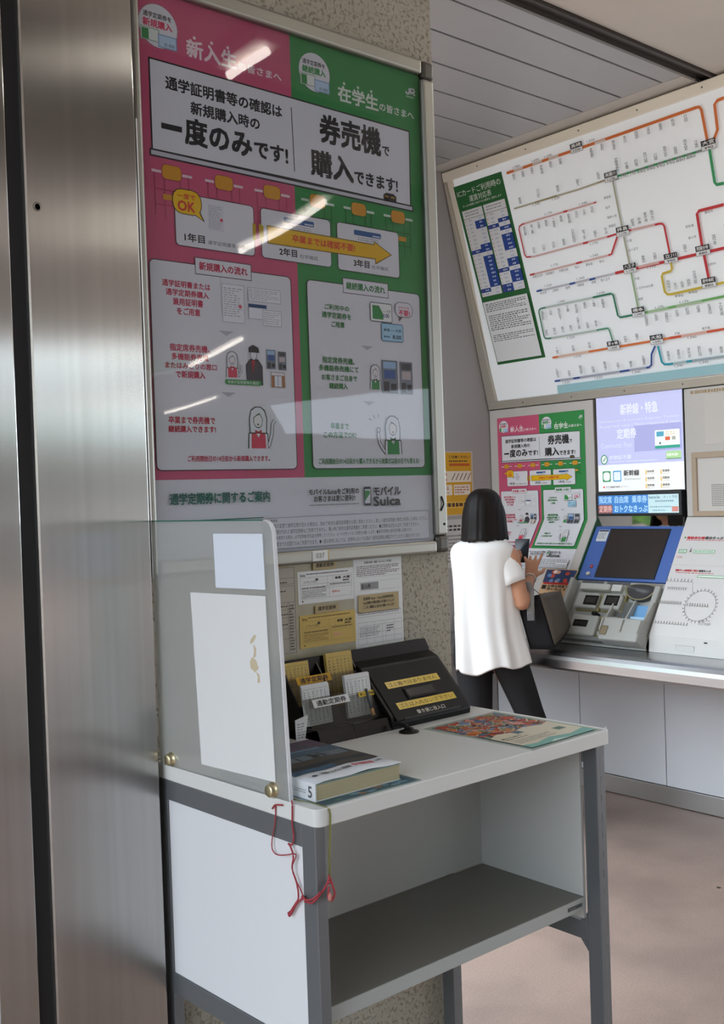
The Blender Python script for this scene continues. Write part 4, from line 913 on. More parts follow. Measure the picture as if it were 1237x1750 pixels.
for i in range(7): bx('coin_print', .330+.008*i, .335+.008*i, .528-.006*(i % 3), .540-.006*(i % 3), .0042, .0048, ink(('7a8a4a', '9a5a50', '5a8a9a')[i % 3]), tm, fr=F_slope)
bx('grille_tray', .04, .290, .640, .660, -.01, .02, M_MG2, tm, .002, F_slope)

# ---------------------------------------------------------------- signs above the machine
M_SIGNLIT = lambda n, h, s_=.25: emis(n, h, s_)
adp = thing('purple_sign', (4.33, 3.0, 1.495), 'backlit lilac sign above the machine for bullet train and commuter tickets', 'sign')
fA = F_wallB(3.247, 1.495, WX+.004)
bx('light_box', 0, .491, 0, .469, -.05, 0, mat('sign_case', '5c5e5c', .5), adp, fr=fA)
def LI(h): return emis('lit_'+h, h, .35)
P = Print(.00004, .0002); 
P.rect(3, 133, 488, 466, LI('bcbfe6')).rect(3, 3, 488, 133, LI('e8ecec'))
P.text('新幹線・特急', 145, 372, 355, 425, LI('dde1f4'), .04).text('Shinkansen & Limited Express Tickets', 20, 338, 470, 352, LI('d2d8f0'), .02).text('Reserved seat / Non-reserved seat', 20, 315, 470, 330, LI('d2d8f0'), .02)
P.rect(220, 190, 480, 315, LI('a4a6d6')).text('定期券', 122, 258, 232, 305, LI('dde1f4'), .04).text('Commuter Pass', 25, 215, 205, 240, LI('d2d8f0'), .02)
P.rr(336, 198, 470, 285, 6, LI('e6ebe8')).rect(336, 198, 470, 212, LI('2f9c86')).rect(345, 255, 385, 278, LI('4d9fb8')).rect(392, 235, 418, 252, LI('d2603a')).rect(428, 236, 448, 252, LI('a8a8a0')).fine(395, 258, 455, 278, 2, LI('d9c8a8'), .6, 2, .1, .2).rect(360, 218, 368, 228, LI('3a4a5a'))
P.ell(42, 160, 20, 24, LI('3c8a68')).ell(42, 160, 15, 19, LI('e4ece8')).line([(34, 160), (40, 152), (50, 170)], 5, LI('3c8a68'))
P.text('学割証不要', 72, 158, 200, 178, LI('d2d8f0'), .04).fine(72, 143, 350, 150, 1, LI('d2d8f0'), .8, 3, .02, .05)
P.rect(395, 150, 475, 184, LI('a9cf98')).fine(400, 158, 470, 176, 1, LI('e0f0da'), .8, 3, .1, .2).rect(395, 146, 475, 150, LI('5a8a60'))
P.rr(30, 50, 78, 103, 5, LI('3c8f62')).rr(35, 56, 73, 97, 12, LI('e8eeea')).rr(92, 50, 140, 103, 5, LI('4a98c8')).rr(97, 56, 135, 97, 4, LI('dfeaf4'))
P.text('新幹線', 155, 76, 243, 104, LI('4c4a48'), .04).text('Shinkansen', 158, 56, 250, 67, LI('9a9896'), .01)
P.ell(37, 24, 5, 5, LI('d84a4a')).text('すべての特急券で利用可', 48, 20, 130, 29, LI('6a5a5a'), .03).fine(135, 21, 190, 27, 1, LI('b8a8a8'), .6, 2, .1, .2)
for i, t in enumerate(('自由席', '指定席', '新幹線', '普通車', '回数券', '乗車券')):
    x, y = 277+(i//3)*84, 86-(i % 3)*33
    P.rect(x, y-8, x+9, y+14, LI('dfc48a')).text(t, x+12, y+2, x+50, y+13, LI('6a5e50'), .03).fine(x+12, y-7, x+60, y-2, 1, LI('b8b0a8'), .6, i, .1, .2)
P.build('sign_face', fA, adp, scale=.001)
led = thing('led_sign', (4.33, 3.0, 1.38), 'narrow electronic display showing ticket types between sign and machine', 'display')
fL = F_wallB(3.250, 1.378, WX-.004)
MB().box(0, .480, 0, .114, -.05, .006, mat('led_case', '23262a', .4), fL).build('case', led, .003)
P = Print(.00004, .0064)
P.rect(12, 12, 300, 100, LI('3f7ec4')).rect(300, 12, 466, 100, LI('bcd8dc')).rect(12, 12, 95, 54, LI('8a5a5e'))
for t, x0, x1, y0, y1, c in (('指定席', 18, 92, 62, 96, 'a9d2ee'), ('自由席', 110, 190, 62, 96, 'a9d2ee'), ('乗車券', 210, 294, 62, 96, 'a9d2ee'), ('定期券', 18, 92, 18, 50, 'dcb0a8'), ('おトクなきっぷ', 108, 296, 18, 50, 'b4dcf2')):
    P.text(t, x0, y0, x1, y1, LI(c), .03)
P.text('Reserved Seat', 306, 80, 366, 94, LI('6a8a9a'), .03).text('ネット予約', 385, 80, 460, 94, LI('6a8a9a'), .02).fine(340, 62, 440, 74, 1, LI('7a98a8'), .7, 3, .05, .1).fine(310, 36, 430, 46, 1, LI('8aa8b8'), .7, 4, .05, .1).fine(325, 20, 400, 29, 1, LI('8aa8b8'), .7, 5, .05, .1).rect(430, 18, 464, 42, LI('c8847a'))
P.build('display_face', fL, led, scale=.001)
mir = thing('mirror_strip', (4.33, 3.0, 1.325), 'narrow mirror strip between the electronic display and the blue machine face', 'mirror')
bx('mirror', .004, .482, 1.323, 1.376, -.02, -.006, mat('mirror_silver', (.9, .92, .9), .03, 1), mir, fr=F_wallB(3.256, 0, WX))

# ---------------------------------------------------------------- second student pass poster, bent over the fold
p2 = thing('student_pass_poster', (4.3, 3.6, 1.1), 'smaller copy of the pink and green poster, taped over the folded panel', 'poster')
K2 = .82; P2Y, P2Z = 3.894, 1.912-.942*.82
def F_p2(u, v, h):
    z = P2Z+v
    if z >= 1.36: return (WX-.0012-h, P2Y-u, z)
    d = 1.36-z
    return tuple(Vector((WX-.0012, P2Y-u, 1.36))+SV*d+SNm*h)
P = Print(.00002, .0003); poster_art(P, False)
# trim the artwork to the paper size, then bend it
bmesh.ops.bisect_plane(P.bm, geom=P.bm.verts[:]+P.bm.edges[:]+P.bm.faces[:], plane_co=(0, 942, 0), plane_no=(0, 1, 0), clear_outer=True)
bmesh.ops.bisect_plane(P.bm, geom=P.bm.verts[:]+P.bm.edges[:]+P.bm.faces[:], plane_co=(0, -84, 0), plane_no=(0, -1, 0), clear_outer=True)
P.build('printed_sheet', F_p2, p2, bend=(1.36-P2Z)/K2*1000, scale=.001*K2)
bx('tape_corner', -.085, -.070, .250, .268, .002, .003, mat('tan_tape', 'a8987a', .5), p2, fr=F_slope)

# flyers in the tray below the poster
def flyer(name, pts, label, draw, m=M_PAPER):
    t = thing(name, F_slope(pts[0][0], pts[2][1], 0), label, 'flyer')
    def fr(u, v, h):
        a, b_, c, d = [Vector(p) for p in pts]   # tl, tr, br, bl in (u, v-down)
        q = (a*(1-u)+b_*u)*v+(d*(1-u)+c*u)*(1-v)
        return F_slope(q.x, q.y, h)
    MB().box(0, 1, 0, 1, .004, .006, m, fr).build('paper', t)
    P = Print(.00003, .0062); draw(P); P.build('print', fr, t); return t
flyer('white_leaflet', [(-.335, .330), (-.236, .331), (-.240, .460), (-.340, .460)], 'white leaflet propped on the sloping panel behind the woman', lambda P: P.fine(.1, .1, .9, .6, 5, '6a7078', .5, 3, .1, .25).text('IC', .2, .7, .6, .85, '3a6a9a', .02))
def d2(P):
    P.rect(.02, .02, .98, .98, 'd9b28a').rect(.02, .66, .98, .98, '33446c')
    R = random.Random(4)
    for i in range(12): P.ell(R.uniform(.1, .9), R.uniform(.68, .94), .07, .045, R.choice(['d9a58a', 'e8d5c8', 'c8503c', '6a8ab8', 'f0e0d0']), 10)
    P.rect(.06, .62, .94, .67, 'b8302c').rect(.05, .50, .2, .6, '2a2522').text('お得な特急で', .24, .55, .94, .61, '2a2522', .06).text('旅に出よう!', .24, .48, .94, .54, '2a2522', .06)
    P.fine(.2, .1, .8, .42, 8, '6a4a38', .5, 5, .05, .2)
flyer('travel_flyer', [(-.190, .290), (.008, .290), (-.025, .520), (-.185, .520)], 'orange and navy travel flyer under the small poster beside the tote', d2, mat('flyer_tan', 'd9b28a', .5))

# ---------------------------------------------------------------- notices on the back wall
def wall_notice(name, x0, z0, x1, z1, label, draw, m):
    t = thing(name, ((x0+x1)/2, 3.955, z0), label, 'poster'); fr = F_wallA(x0, z0, 3.958)
    bx('paper', 0, x1-x0, 0, z1-z0, -.001, .0005, m, t, fr=fr)
    P = Print(.00004, .0007); draw(P, (x1-x0)*1000, (z1-z0)*1000); P.build('print', fr, t, scale=.001)
def dy(P, w, h):
    P.rect(6, 6, w-12, h-8, 'd8a32c')
    P.text('ご注意ください', w*.45, h*.89, w*.92, h*.93, '3a3226', .04).fine(w*.45, h*.83, w*.92, h*.86, 1, '3a3226', .8, 1, .05, .1).rect(w*.45, h*.77, w*.92, h*.81, 'c8622c')
    P.rect(w*.1, h*.52, w*.95, h*.69, 'e8dccc').text('×', w*.12, h*.54, w*.38, h*.66, 'b8302c', .06)
    for i in range(5): P.line([(w*(.50+.09*i), h*.55), (w*(.58+.09*i), h*.66)], 5, '4a4038')
    P.rect(w*.1, h*.32, w*.50, h*.48, 'e8dccc').rect(w*.54, h*.32, w*.92, h*.48, 'e8dccc').fine(w*.12, h*.34, w*.48, h*.46, 4, 'b86a5a', .5, 3, .1, .2).fine(w*.56, h*.34, w*.9, h*.46, 3, 'b86a5a', .5, 4, .1, .2)
    P.rect(w*.1, h*.12, w*.92, h*.22, 'e2b850').fine(w*.12, h*.13, w*.9, h*.21, 1, '5a3a2a', .8, 6, .06, .12)
wall_notice('yellow_notice', 3.86, 1.395, 4.188, 1.738, 'yellow warning poster with a red cross on the back wall', dy, mat('notice_border', 'c9bfae', .6))
wall_notice('white_notice', 3.86, 1.12, 4.13, 1.376, 'plain white notice under the yellow poster, behind the woman', lambda P, w, h: P.fine(w*.1, h*.75, w*.9, h*.9, 2, '3a3a3a', .6, 3, .05, .12).fine(w*.1, h*.1, w*.9, h*.7, 8, '7a7a7a', .5, 5, .02, .06), mat('notice_white', 'c8c5c2', .6))

# ================================================================ FARE MAP BOARD (tilted, top leaning out)
fb = thing('fare_map_board', (4.337, 2.9, 1.976), 'huge tilted white fare map board with coloured railway lines', 'fare map')
MO = Vector((4.337, 3.955, 1.976)); MV = Vector((4.036-4.337, 0, 3.19-1.976)).normalized(); MN = Vector((-MV.z, 0, MV.x))
def F_map(u, v, h): return tuple(MO+Vector((0, -u, 0))+MV*v+MN*h)
MW = 2.70
bx('cabinet', 0, MW, -.012, 1.262, -.16, -.004, M_ALUW, fb, .002, F_map)
fmk = mat('map_face_white', 'e9ebec', .35); 
bx('map_face', .058, MW-.06, .030, 1.215, -.004, 0, emis('map_lit_face', 'dce0e3', .16), fb, fr=F_map)
bx('frame_rail', 0, MW, 1.214, 1.262, -.004, .016, M_ALUW, fb, .004, F_map)
bx('frame_rail', 0, MW, -.012, .032, -.004, .016, mat('frame_grey', 'b5b0a4', .4, .3), fb, .004, F_map)
MB().hexa([F_map(*p) for p in ((0, .03, -.004), (.066, .03, -.004), (.066, .03, .016), (0, .03, .016), (0, 1.215, -.004), (.012, 1.215, -.004), (.012, 1.215, .016), (0, 1.215, .016))], mat('frame_grey', 'b5b0a4', .4, .3)).build('frame_rail', fb, .003)
for u in [.25+.32*i for i in range(7)]:
    for v in (1.238, .010): MB().lathe([(.004, 0), (.003, .002)], F_map(u, v, .016), MN, mat('screw_dark', '6a645a', .4, .8), 8).build('screw', fb)
mp = Print(.00004, .0003)
sk = .068/1.15
def U(u, v): return u   # u already measured on the board
G = '2d6a3a'
def q4(a, b_, c, d, col_): mp.poly([a, b_, c, d], col_)
q4((50, 1178), (385, 1177), (443, 226), (115, 224), G)
gx = lambda v, f: (50+(1178-v)*.068)*(1-f)+(385+(1178-v)*.061)*f
def gt(t, f0, f1, v0, v1, c='e6ede6', b_=.03):
    V, F = glyphs(t, b_); ax, bx2 = min(p[0] for p in V), max(p[0] for p in V); ay, by = min(p[1] for p in V), max(p[1] for p in V)
    mp.up(); mp.raw([(gx(v0+(y-ay)/(by-ay)*(v1-v0), f0+(x-ax)/(bx2-ax)*(f1-f0)), v0+(y-ay)/(by-ay)*(v1-v0)) for x, y in V], F, c)
gt('ICカードご利用時の', .04, .94, 1118, 1152); gt('運賃対応表', .26, .72, 1080, 1112); gt('きっぷの運賃に対応するIC運賃をご案内します', .1, .9, 1062, 1074, b_=.0)
def gr(f0, f1, v0, v1, c): mp.poly([(gx(v0, f0), v0), (gx(v0, f1), v0), (gx(v1, f1), v1), (gx(v1, f0), v1)], c)
for f0, f1, n, blue in ((.05, .47, 20, ((1, 2, 7, 8, 10, 11, 12, 13, 14, 15, 16, 17), (8, 18))), (.51, .95, 20, ((2, 4, 6, 7, 8, 9, 12, 13, 15, 16, 17), (3, 14, 18, 19)))):
    v = 1040; fm = (f0+f1)/2
    gr(f0, f1, 1002, 1045, 'dfe2e6'); mp.fine(gx(1020, f0+.05), 1010, gx(1020, f1-.05), 1038, 2, '8a9098', .4, 3, .05, .15)
    for i in range(n):
        va, vb = 1000-i*20.5-20.5, 1000-i*20.5
        gr(f0, fm, va, vb, '2c4a94' if i in blue[1] else 'dfe2e6'); gr(fm, f1, va, vb, '2c4a94' if i in blue[0] else 'dfe2e6')
        mp.fine(gx(va, f0+.09), va+5, gx(va, fm-.04), vb-5, 1, 'b9c0cc', .9, i, .2, .4); mp.fine(gx(va, fm+.09), va+5, gx(va, f1-.04), vb-5, 1, 'b9c4e0', .9, i, .2, .4)
        gr(f0+.02, f0+.035, va+8, vb-8, 'c84a50')
gr(.035, .955, 240, 562, 'e4e7e9')
for k, (va, vb) in enumerate(((505, 552), (405, 490), (345, 385))): mp.fine(gx(va, .07), va, gx(vb, .93), vb, (5, 8, 4)[k], '5a5e62', .5, k+2, .02, .07)
W_ = 11
def ln(P, c, w=W_): mp.line(P, w*1.2, c)
def seg(P, c, pale, w=W_):  # pale stretch with the line colour at both ends
    mp.line(P, w, pale)
OR, RD, GY, BE = 'd9783f', 'c83a40', 'c4b8b0', 'a89c7c'
ln([(423, 1159), (870, 1161), (1485, 1168), (1500, 1166), (1508, 1152), (1513, 1020)], OR)
for a in (470, 590, 690, 960): mp.line([(a, 1160), (a+60, 1161)], W_+.5, 'd8cfc8')
ln([(1616, 1169), (1585, 1168), (1570, 1156), (1566, 1055), (1540, 1016)], OR)
ln([(428, 983), (832, 983), (1017, 990)], 'b9b39c', 7); ln([(560, 983), (700, 984)], BE, 7); ln([(940, 987), (1010, 990)], BE, 7)
ln([(1020, 990), (1475, 992), (1517, 996)], '3f9c64', 8)
for i in range(9): mp.line([(1070+i*48, 991), (1100+i*48, 991)], 8.5, '8a928c')
ln([(1517, 1000), (1517, 850), (1524, 838), (1558, 836)], '3f9c64')
ln([(1022, 975), (1029, 759)], 'b4b4a0', 8); ln([(1030, 720), (1035, 589)], 'b0b09c', 8); ln([(1035, 560), (1040, 384)], '9cb890', 8)
ln([(914, 904), (460, 899), (442, 893), (435, 880), (440, 750), (450, 737), (480, 734)], RD, 6); ln([(475, 899), (900, 904)], 'dbb5b0', 7); ln([(720, 902), (745, 902)], RD, 7.5)
ln([(483, 731), (1030, 740)], 'dbb5b0', 7); ln([(800, 735), (830, 735)], RD, 7.5); ln([(940, 737), (1030, 742)], RD, 7.5)
ln([(449, 647), (940, 654)], 'dbb5b0', 7); ln([(449, 647), (480, 648)], RD, 7.5); ln([(740, 651), (775, 652)], RD, 7.5); ln([(930, 654), (948, 656), (1000, 735)], RD, 8)
ln([(1040, 742), (1225, 738), (1239, 734), (1246, 722), (1251, 592)], RD, 8); ln([(1075, 741), (1200, 739)], 'dbb5b0', 8.5)
ln([(1543, 750), (1425, 750), (1413, 740), (1413, 611), (1420, 455)], RD)
ln([(472, 560), (955, 566)], 'c0c0c8', 7)
for a in (472, 680, 800): ln([(a, 561), (a+35, 562)], '2c4f9c', 7.5)
ln([(950, 566), (1620, 573)], RD); ln([(1080, 571), (1190, 572)], 'dbb5b0', 9.5)
ln([(911, 477), (480, 473), (466, 467), (462, 455), (466, 330), (472, 321), (490, 318), (860, 318)], '2f7d5c', 6); ln([(510, 474), (800, 475)], 'bccac4', 7); ln([(510, 318), (790, 318)], 'bccac4', 7)
ln([(805, 476), (905, 477), (918, 470), (924, 370), (935, 359), (1030, 360)], '2f7d5c', 8); ln([(800, 319), (852, 319), (862, 310), (871, 250)], '5c9a80', 7)
ln([(494, 219), (1440, 229)], OR, 9); ln([(1180, 227), (1620, 231)], 'd0583c', 9); ln([(530, 220), (720, 222)], 'e0c4b0', 9.5); ln([(1240, 227), (1370, 229)], 'e0b4a8', 9.5)
ln([(480, 99), (1045, 106), (1060, 116), (1070, 165), (1097, 201)], '2f4f96', 8); ln([(515, 100), (600, 101)], 'a9adbc', 8.5); ln([(640, 102), (880, 104)], 'a9adbc', 8.5); ln([(935, 105), (1030, 106)], 'a9adbc', 8.5)
ln([(1112, 199), (1118, 122), (1130, 110), (1155, 108), (1620, 112)], '2f9cb0', 9); ln([(1175, 108), (1245, 109)], 'b0c4c8', 9.5); ln([(1275, 109), (1620, 112)], '9fb0b8', 9.5)
ln([(1250, 560), (1250, 532), (1240, 522), (1200, 519), (1192, 508), (1194, 438), (1205, 424), (1225, 421), (1620, 432)], 'cfb63e', 9)
ln([(1045, 360), (1620, 373)], '6fae62', 9); ln([(1090, 361), (1200, 362)], 'a8c8a0', 9.5); ln([(1240, 363), (1370, 365)], 'b0c8a8', 9.5)
mp.poly([(491, 76), (486, 34), (2600, 44), (2600, 84)], '9fcad2')
def hub(u, v, t, p):
    mp.rect(u-34, v+2, u+34, v+24, '2a2a2c').text(t, u-28, v+5, u+28, v+21, 'e8e8e8', .03).rect(u-35, v-19, u+35, v+2, '8a8a8c').rect(u-33, v-17, u+33, v, 'e4e7e9').text(p, u-20, v-14, u+20, v-4, '4a4a4c', .03)
for u, v, t, p in ((859, 1167, '高崎', '1,520'), (1017, 995, '高麗川', '1,170'), (1517, 1004, '大宮', '990'), (1030, 743, '拝島', '1,170'), (1035, 571, '八王子', '1,170'), (1254, 577, '立川', '990'), (1415, 580, '西国分寺', '880'), (1419, 438, '府中本町', '880'), (1041, 367, '橋本', '1,340'), (872, 231, '茅ヶ崎', '1,520'), (1113, 228, '大船', '1,340')):
    hub(u, v, t, p)
def vt(t, u, v, up, s_=18):     # vertical station name above (up) or below the line
    n = len(t); h = n*s_
    mp.text(t, u-s_*.46, v+10 if up else v-10-h, u+s_*.46, v+10+h if up else v-10, '3c3c3e', .02, 'keep', True)
def row(names, u0, u1, v0, v1, up):
    for i, t in enumerate(names):
        f = i/(len(names)-1) if len(names) > 1 else 0
        vt(t, u0+(u1-u0)*f, v0+(v1-v0)*f, up)
def ht(t, u, v, s_=14): mp.text(t, u, v, u+s_*len(t), v+s_, '3c3c3e', .02, 'keep')
def fare(t, u, v): mp.text(t, u-22, v-6, u+22, v+6, '5a5658', .02)
row(('桐生', '岩宿', '国定', '伊勢崎', '駒形', '前橋'), 470, 760, 1159, 1160, False)
row(('倉賀野', '新町', '神保原', '本庄', '岡部', '深谷', '籠原', '熊谷', '行田'), 940, 1435, 1162, 1168, False)
row(('寄居', '小川町', '明覚', '越生', '毛呂'), 480, 955, 984, 989, True)
row(('武蔵高萩', '笠幡', '的場', '西川越', '川越', '南古谷', '指扇', '西大宮', '日進'), 1062, 1465, 994, 996, True)
row(('奥多摩', '鳩ノ巣', '古里', '御嶽', '二俣尾', '青梅', '東青梅', '河辺', '小作', '羽村'), 475, 890, 900, 903, False)
row(('白丸', '川井', '沢井', '軍畑', '日向和田', '宮ノ平', '福生', '牛浜'), 510, 945, 733, 738, True)
for t, u in (('武蔵五日市', 470), ('武蔵増戸', 555), ('武蔵引田', 640), ('秋川', 735), ('東秋留', 800), ('熊川', 880)): ht(t, u, 627, 13)
for t, u in (('四方津', 500), ('上野原', 575), ('藤野', 660), ('相模湖', 730), ('高尾', 815), ('西八王子', 870)): ht(t, u, 540, 13)
for t, v in (('東飯能', 905), ('金子', 860), ('箱根ヶ崎', 815), ('東福生', 775)): ht(t, 965, v, 13)
for t, v in (('小宮', 690), ('北八王子', 648)): ht(t, 1048, v, 13)
for t, v in (('片倉', 515), ('八王子みなみ野', 470), ('相原', 420)): ht(t, 1055, v, 13)
row(('昭島', '中神', '東中神', '西立川'), 1095, 1200, 744, 744, True)
row(('豊田', '日野'), 1118, 1180, 574, 575, True); row(('国立',), 1335, 1335, 580, 580, True); row(('国分寺', '武蔵小金井'), 1480, 1540, 578, 580, True)
row(('西国立', '矢川', '谷保', '西府', '分倍河原'), 1225, 1360, 425, 430, True)
ht('新秋津', 1355, 690, 13); ht('新小平', 1360, 640, 13); ht('北府中', 1430, 510, 13); ht('東所沢', 1455, 730, 13)
row(('倉見', '宮山', '寒川', '香川', '北茅ヶ崎', '社家', '厚木'), 495, 800, 322, 322, True)
row(('海老名', '入谷', '相武台下', '下溝', '原当麻', '番田', '上溝', '南橋本'), 490, 860, 474, 476, False)
row(('相模原', '矢部', '淵野辺', '古淵', '町田', '成瀬', '長津田', '十日市場', '中山', '鴨居'), 1080, 1570, 358, 368, False)
row(('二宮', '大磯', '平塚'), 540, 740, 222, 224, True); row(('辻堂', '藤沢'), 950, 1015, 228, 229, True); ht('戸塚', 1215, 236, 13); ht('東戸塚', 1355, 240, 13)
row(('久里浜', '衣笠', '横須賀', '田浦', '東逗子', '逗子', '鎌倉', '北鎌倉'), 515, 1030, 102, 107, True)
row(('本郷台', '港南台', '洋光台', '新杉田', '磯子', '根岸', '山手', '石川町'), 1165, 1540, 112, 114, True)
for t, u, v in (('1,980', 500, 1172), ('1,690', 620, 1172), ('1,690', 700, 1172), ('1,520', 950, 1176), ('1,340', 1040, 976), ('1,340', 580, 972), ('1,520', 700, 972), ('1,170', 640, 914), ('1,340', 850, 914), ('1,170', 870, 722), ('1,170', 620, 667), ('1,340', 860, 667), ('1,520', 560, 577), ('1,340', 760, 577), ('1,340', 620, 487), ('1,690', 860, 489), ('1,520', 640, 304), ('1,520', 660, 208), ('1,340', 1300, 215), ('1,520', 560, 86), ('1,520', 760, 89), ('1,340', 980, 92), ('1,340', 1210, 96), ('1,340', 1340, 97), ('990', 1270, 408), ('990', 1340, 412), ('1,170', 1155, 558), ('1,170', 1290, 378), ('1,170', 1160, 374)):
    fare(t, u, v)
for i, t in enumerate(('1,170', '1,170', '990', '990', '990', '990', '880', '880')): fare(t, 1085+i*50, 978)
mp.build('map_print', F_map, fb, scale=.001)

# ================================================================ THE WOMAN
def skinmat(n, c, r=.5):
    m = mat(n, c, r); m.node_tree.nodes['Principled BSDF'].inputs['Subsurface Weight'].default_value = .08
    m.node_tree.nodes['Principled BSDF'].inputs['Subsurface Radius'].default_value = (.01, .004, .002); return m
WP = Vector((3.57, 3.325, 0)); TH = math.radians(22)
Fw = Vector((math.cos(TH), math.sin(TH), 0)); Rt = Vector((math.sin(TH), -math.cos(TH), 0))
def L(r, f, z): return WP+Rt*r+Fw*f+Vector((0, 0, z))
wom = thing('person', L(0, 0, 0), 'woman in a loose white blouse and black trousers using her phone', 'person')
class Body(MB):
    def cone(s, a, b_, ra, rb, m, n=14):
        a, b_ = Vector(a), Vector(b_); d = (b_-a).normalized(); L_ = (b_-a).length
        pr = [(ra*math.sin(t*PI/8), -ra*math.cos(t*PI/8)) for t in range(0, 5)]+[(rb*math.sin(PI/2+t*PI/8), L_-rb*math.cos(PI/2+t*PI/8)) for t in range(0, 5)]
        return s.lathe(pr, a, d, m, n)
    def ell(s, c, ax, m, n=18, rot=None):
        c = Vector(c); R = []
        for i in range(1, n):
            t = PI*i/n
            R.append([c+Rt*(ax[0]*math.sin(t)*math.cos(2*PI*k/20))+Fw*(ax[1]*math.sin(t)*math.sin(2*PI*k/20))+Vector((0, 0, ax[2]*math.cos(t))) for k in range(20)])
        return s.rings(R, m)
SK = skinmat('skin', 'c08a6c')
B = Body()
B.ell(L(0, .030, 1.425), (.068, .084, .088), SK); B.ell(L(0, .058, 1.385), (.050, .055, .062), SK)      # skull, jaw
B.cone(L(0, .112, 1.408), L(0, .126, 1.386), .007, .010, SK)                                             # nose
B.ell(L(.069, .030, 1.405), (.008, .016, .026), SK, 10); B.ell(L(-.069, .030, 1.405), (.008, .016, .026), SK, 10)
B.cone(L(0, .045, 1.39), L(0, -.012, 1.27), .050, .052, SK)                                             # neck
B.cone(L(-.105, -.005, 1.228), L(.105, -.005, 1.228), .046, .046, SK)                                      # shoulders
B.ell(L(0, -.005, 1.13), (.135, .088, .16), SK); B.ell(L(0, 0, .98), (.115, .08, .14), SK); B.ell(L(.01, 0, .83), (.125, .10, .12), SK)
def limb(pts):
    for (a, ra), (b_, rb) in zip(pts, pts[1:]): B.cone(a, b_, ra, rb, SK)
elR, wrR = L(.182, -.012, 1.015), L(.152, .200, 1.108)
elL, wrL = L(-.120, .100, 1.03), L(-.01, .250, 1.130)
limb([(L(.130, -.005, 1.225), .041), (elR, .034), (L(.175, .06, 1.05), .034), (wrR, .022)])
limb([(L(-.118, -.002, 1.225), .041), (elL, .034), (L(-.13, .11, 1.05), .034), (wrL, .022)])
knR, anR = L(.190, .085, .43), L(.205, .040, .085); knL, anL = L(-.052, .0, .43), L(-.060, -.04, .085)
limb([(L(.066, 0, .80), .072), (knR, .052), (L(.155, .06, .33), .050), (anR, .030)])
limb([(L(-.062, 0, .80), .072), (knL, .052), (L(-.065, 0, .33), .050), (anL, .030)])
for a in (anR, anL): B.cone(a+Vector((0, 0, -.04)), a+Fw*.14+Vector((0, 0, -.058)), .030, .022, SK)
HS = 1
def hand(w, d, up, side, curl, spread=.3):
    """palm, four unequal fingers with knuckle bends and a thumb leaving the side of the palm"""
    d = d.normalized(); up = (up-d*up.dot(d)).normalized(); sd = d.cross(up)*side
    pc_ = w+d*.048
    for k in (-.022, -.008, .008, .022): B.cone(w+d*.008+sd*k*.7, w+d*.078+sd*k, .012, .0105, SK, 10)
    for k, ln_, cu in ((-.026, .052, 1.0), (-.009, .062, 1.0), (.009, .066, .9), (.026, .058, curl)):
        dr = (d+sd*k*spread*12).normalized(); p = w+d*.078+sd*k
        c = cu; a1 = p+dr*ln_*.42+up*(-.012*c); d2_ = (dr-up*.75*c).normalized(); a2 = a1+d2_*ln_*.34; d3 = (dr-up*1.4*c).normalized(); a3 = a2+d3*ln_*.26
        B.cone(p, a1, .0085, .0078, SK, 10); B.cone(a1, a2, .0078, .007, SK, 10); B.cone(a2, a3, .007, .006, SK, 10)
    t0 = w+d*.022+sd*.026; t1 = t0+(d*.6+sd*.75-up*.2).normalized()*.034; t2 = t1+(d*.85+sd*.3-up*.3).normalized()*.028
    B.cone(t0-sd*.012, t0, .013, .012, SK, 10); B.cone(t0, t1, .011, .009, SK, 10); B.cone(t1, t2, .009, .007, SK, 10)
hand(wrR, L(.150, .250, 1.190)-wrR, Fw*-.9+Rt*.35+Vector((0, 0, .3)), HS, .1, .9)
hand(wrL, L(.040, .290, 1.170)-wrL, Vector((0, 0, -1))+Fw*.5, 1, .9, .1)
body = B.build('body', wom)
rm = body.modifiers.new('r', 'REMESH'); rm.mode = 'VOXEL'; rm.voxel_size = .0042
sm1 = body.modifiers.new('s', 'SMOOTH'); sm1.factor = .5; sm1.iterations = 4
dg = bpy.context.evaluated_depsgraph_get(); dg.update(); me = bpy.data.meshes.new_from_object(body.evaluated_get(dg)); body.modifiers.clear(); body.data = me
for p in me.polygons: p.use_smooth = True
if not me.materials: me.materials.append(SK)
for s_ in (-1, 1):
    MB().lathe([(.001, -.008), (.008, -.004), (.0095, 0), (.008, .004), (.001, .008)], L(.027*s_, .104, 1.425), Fw, mat('eye_white', 'd8d2cc', .3), 14).build('eye', wom)
    MB().lathe([(.004, .0), (.004, .0012)], L(.027*s_, .1115, 1.425), Fw, mat('iris_dark', '1c1410', .2), 12).build('iris', wom)
MB().tube([L(-.02, .1125, 1.362), L(0, .1185, 1.360), L(.02, .1125, 1.362)], .0045, mat('lips', 'a85a52', .4)).build('mouth', wom)
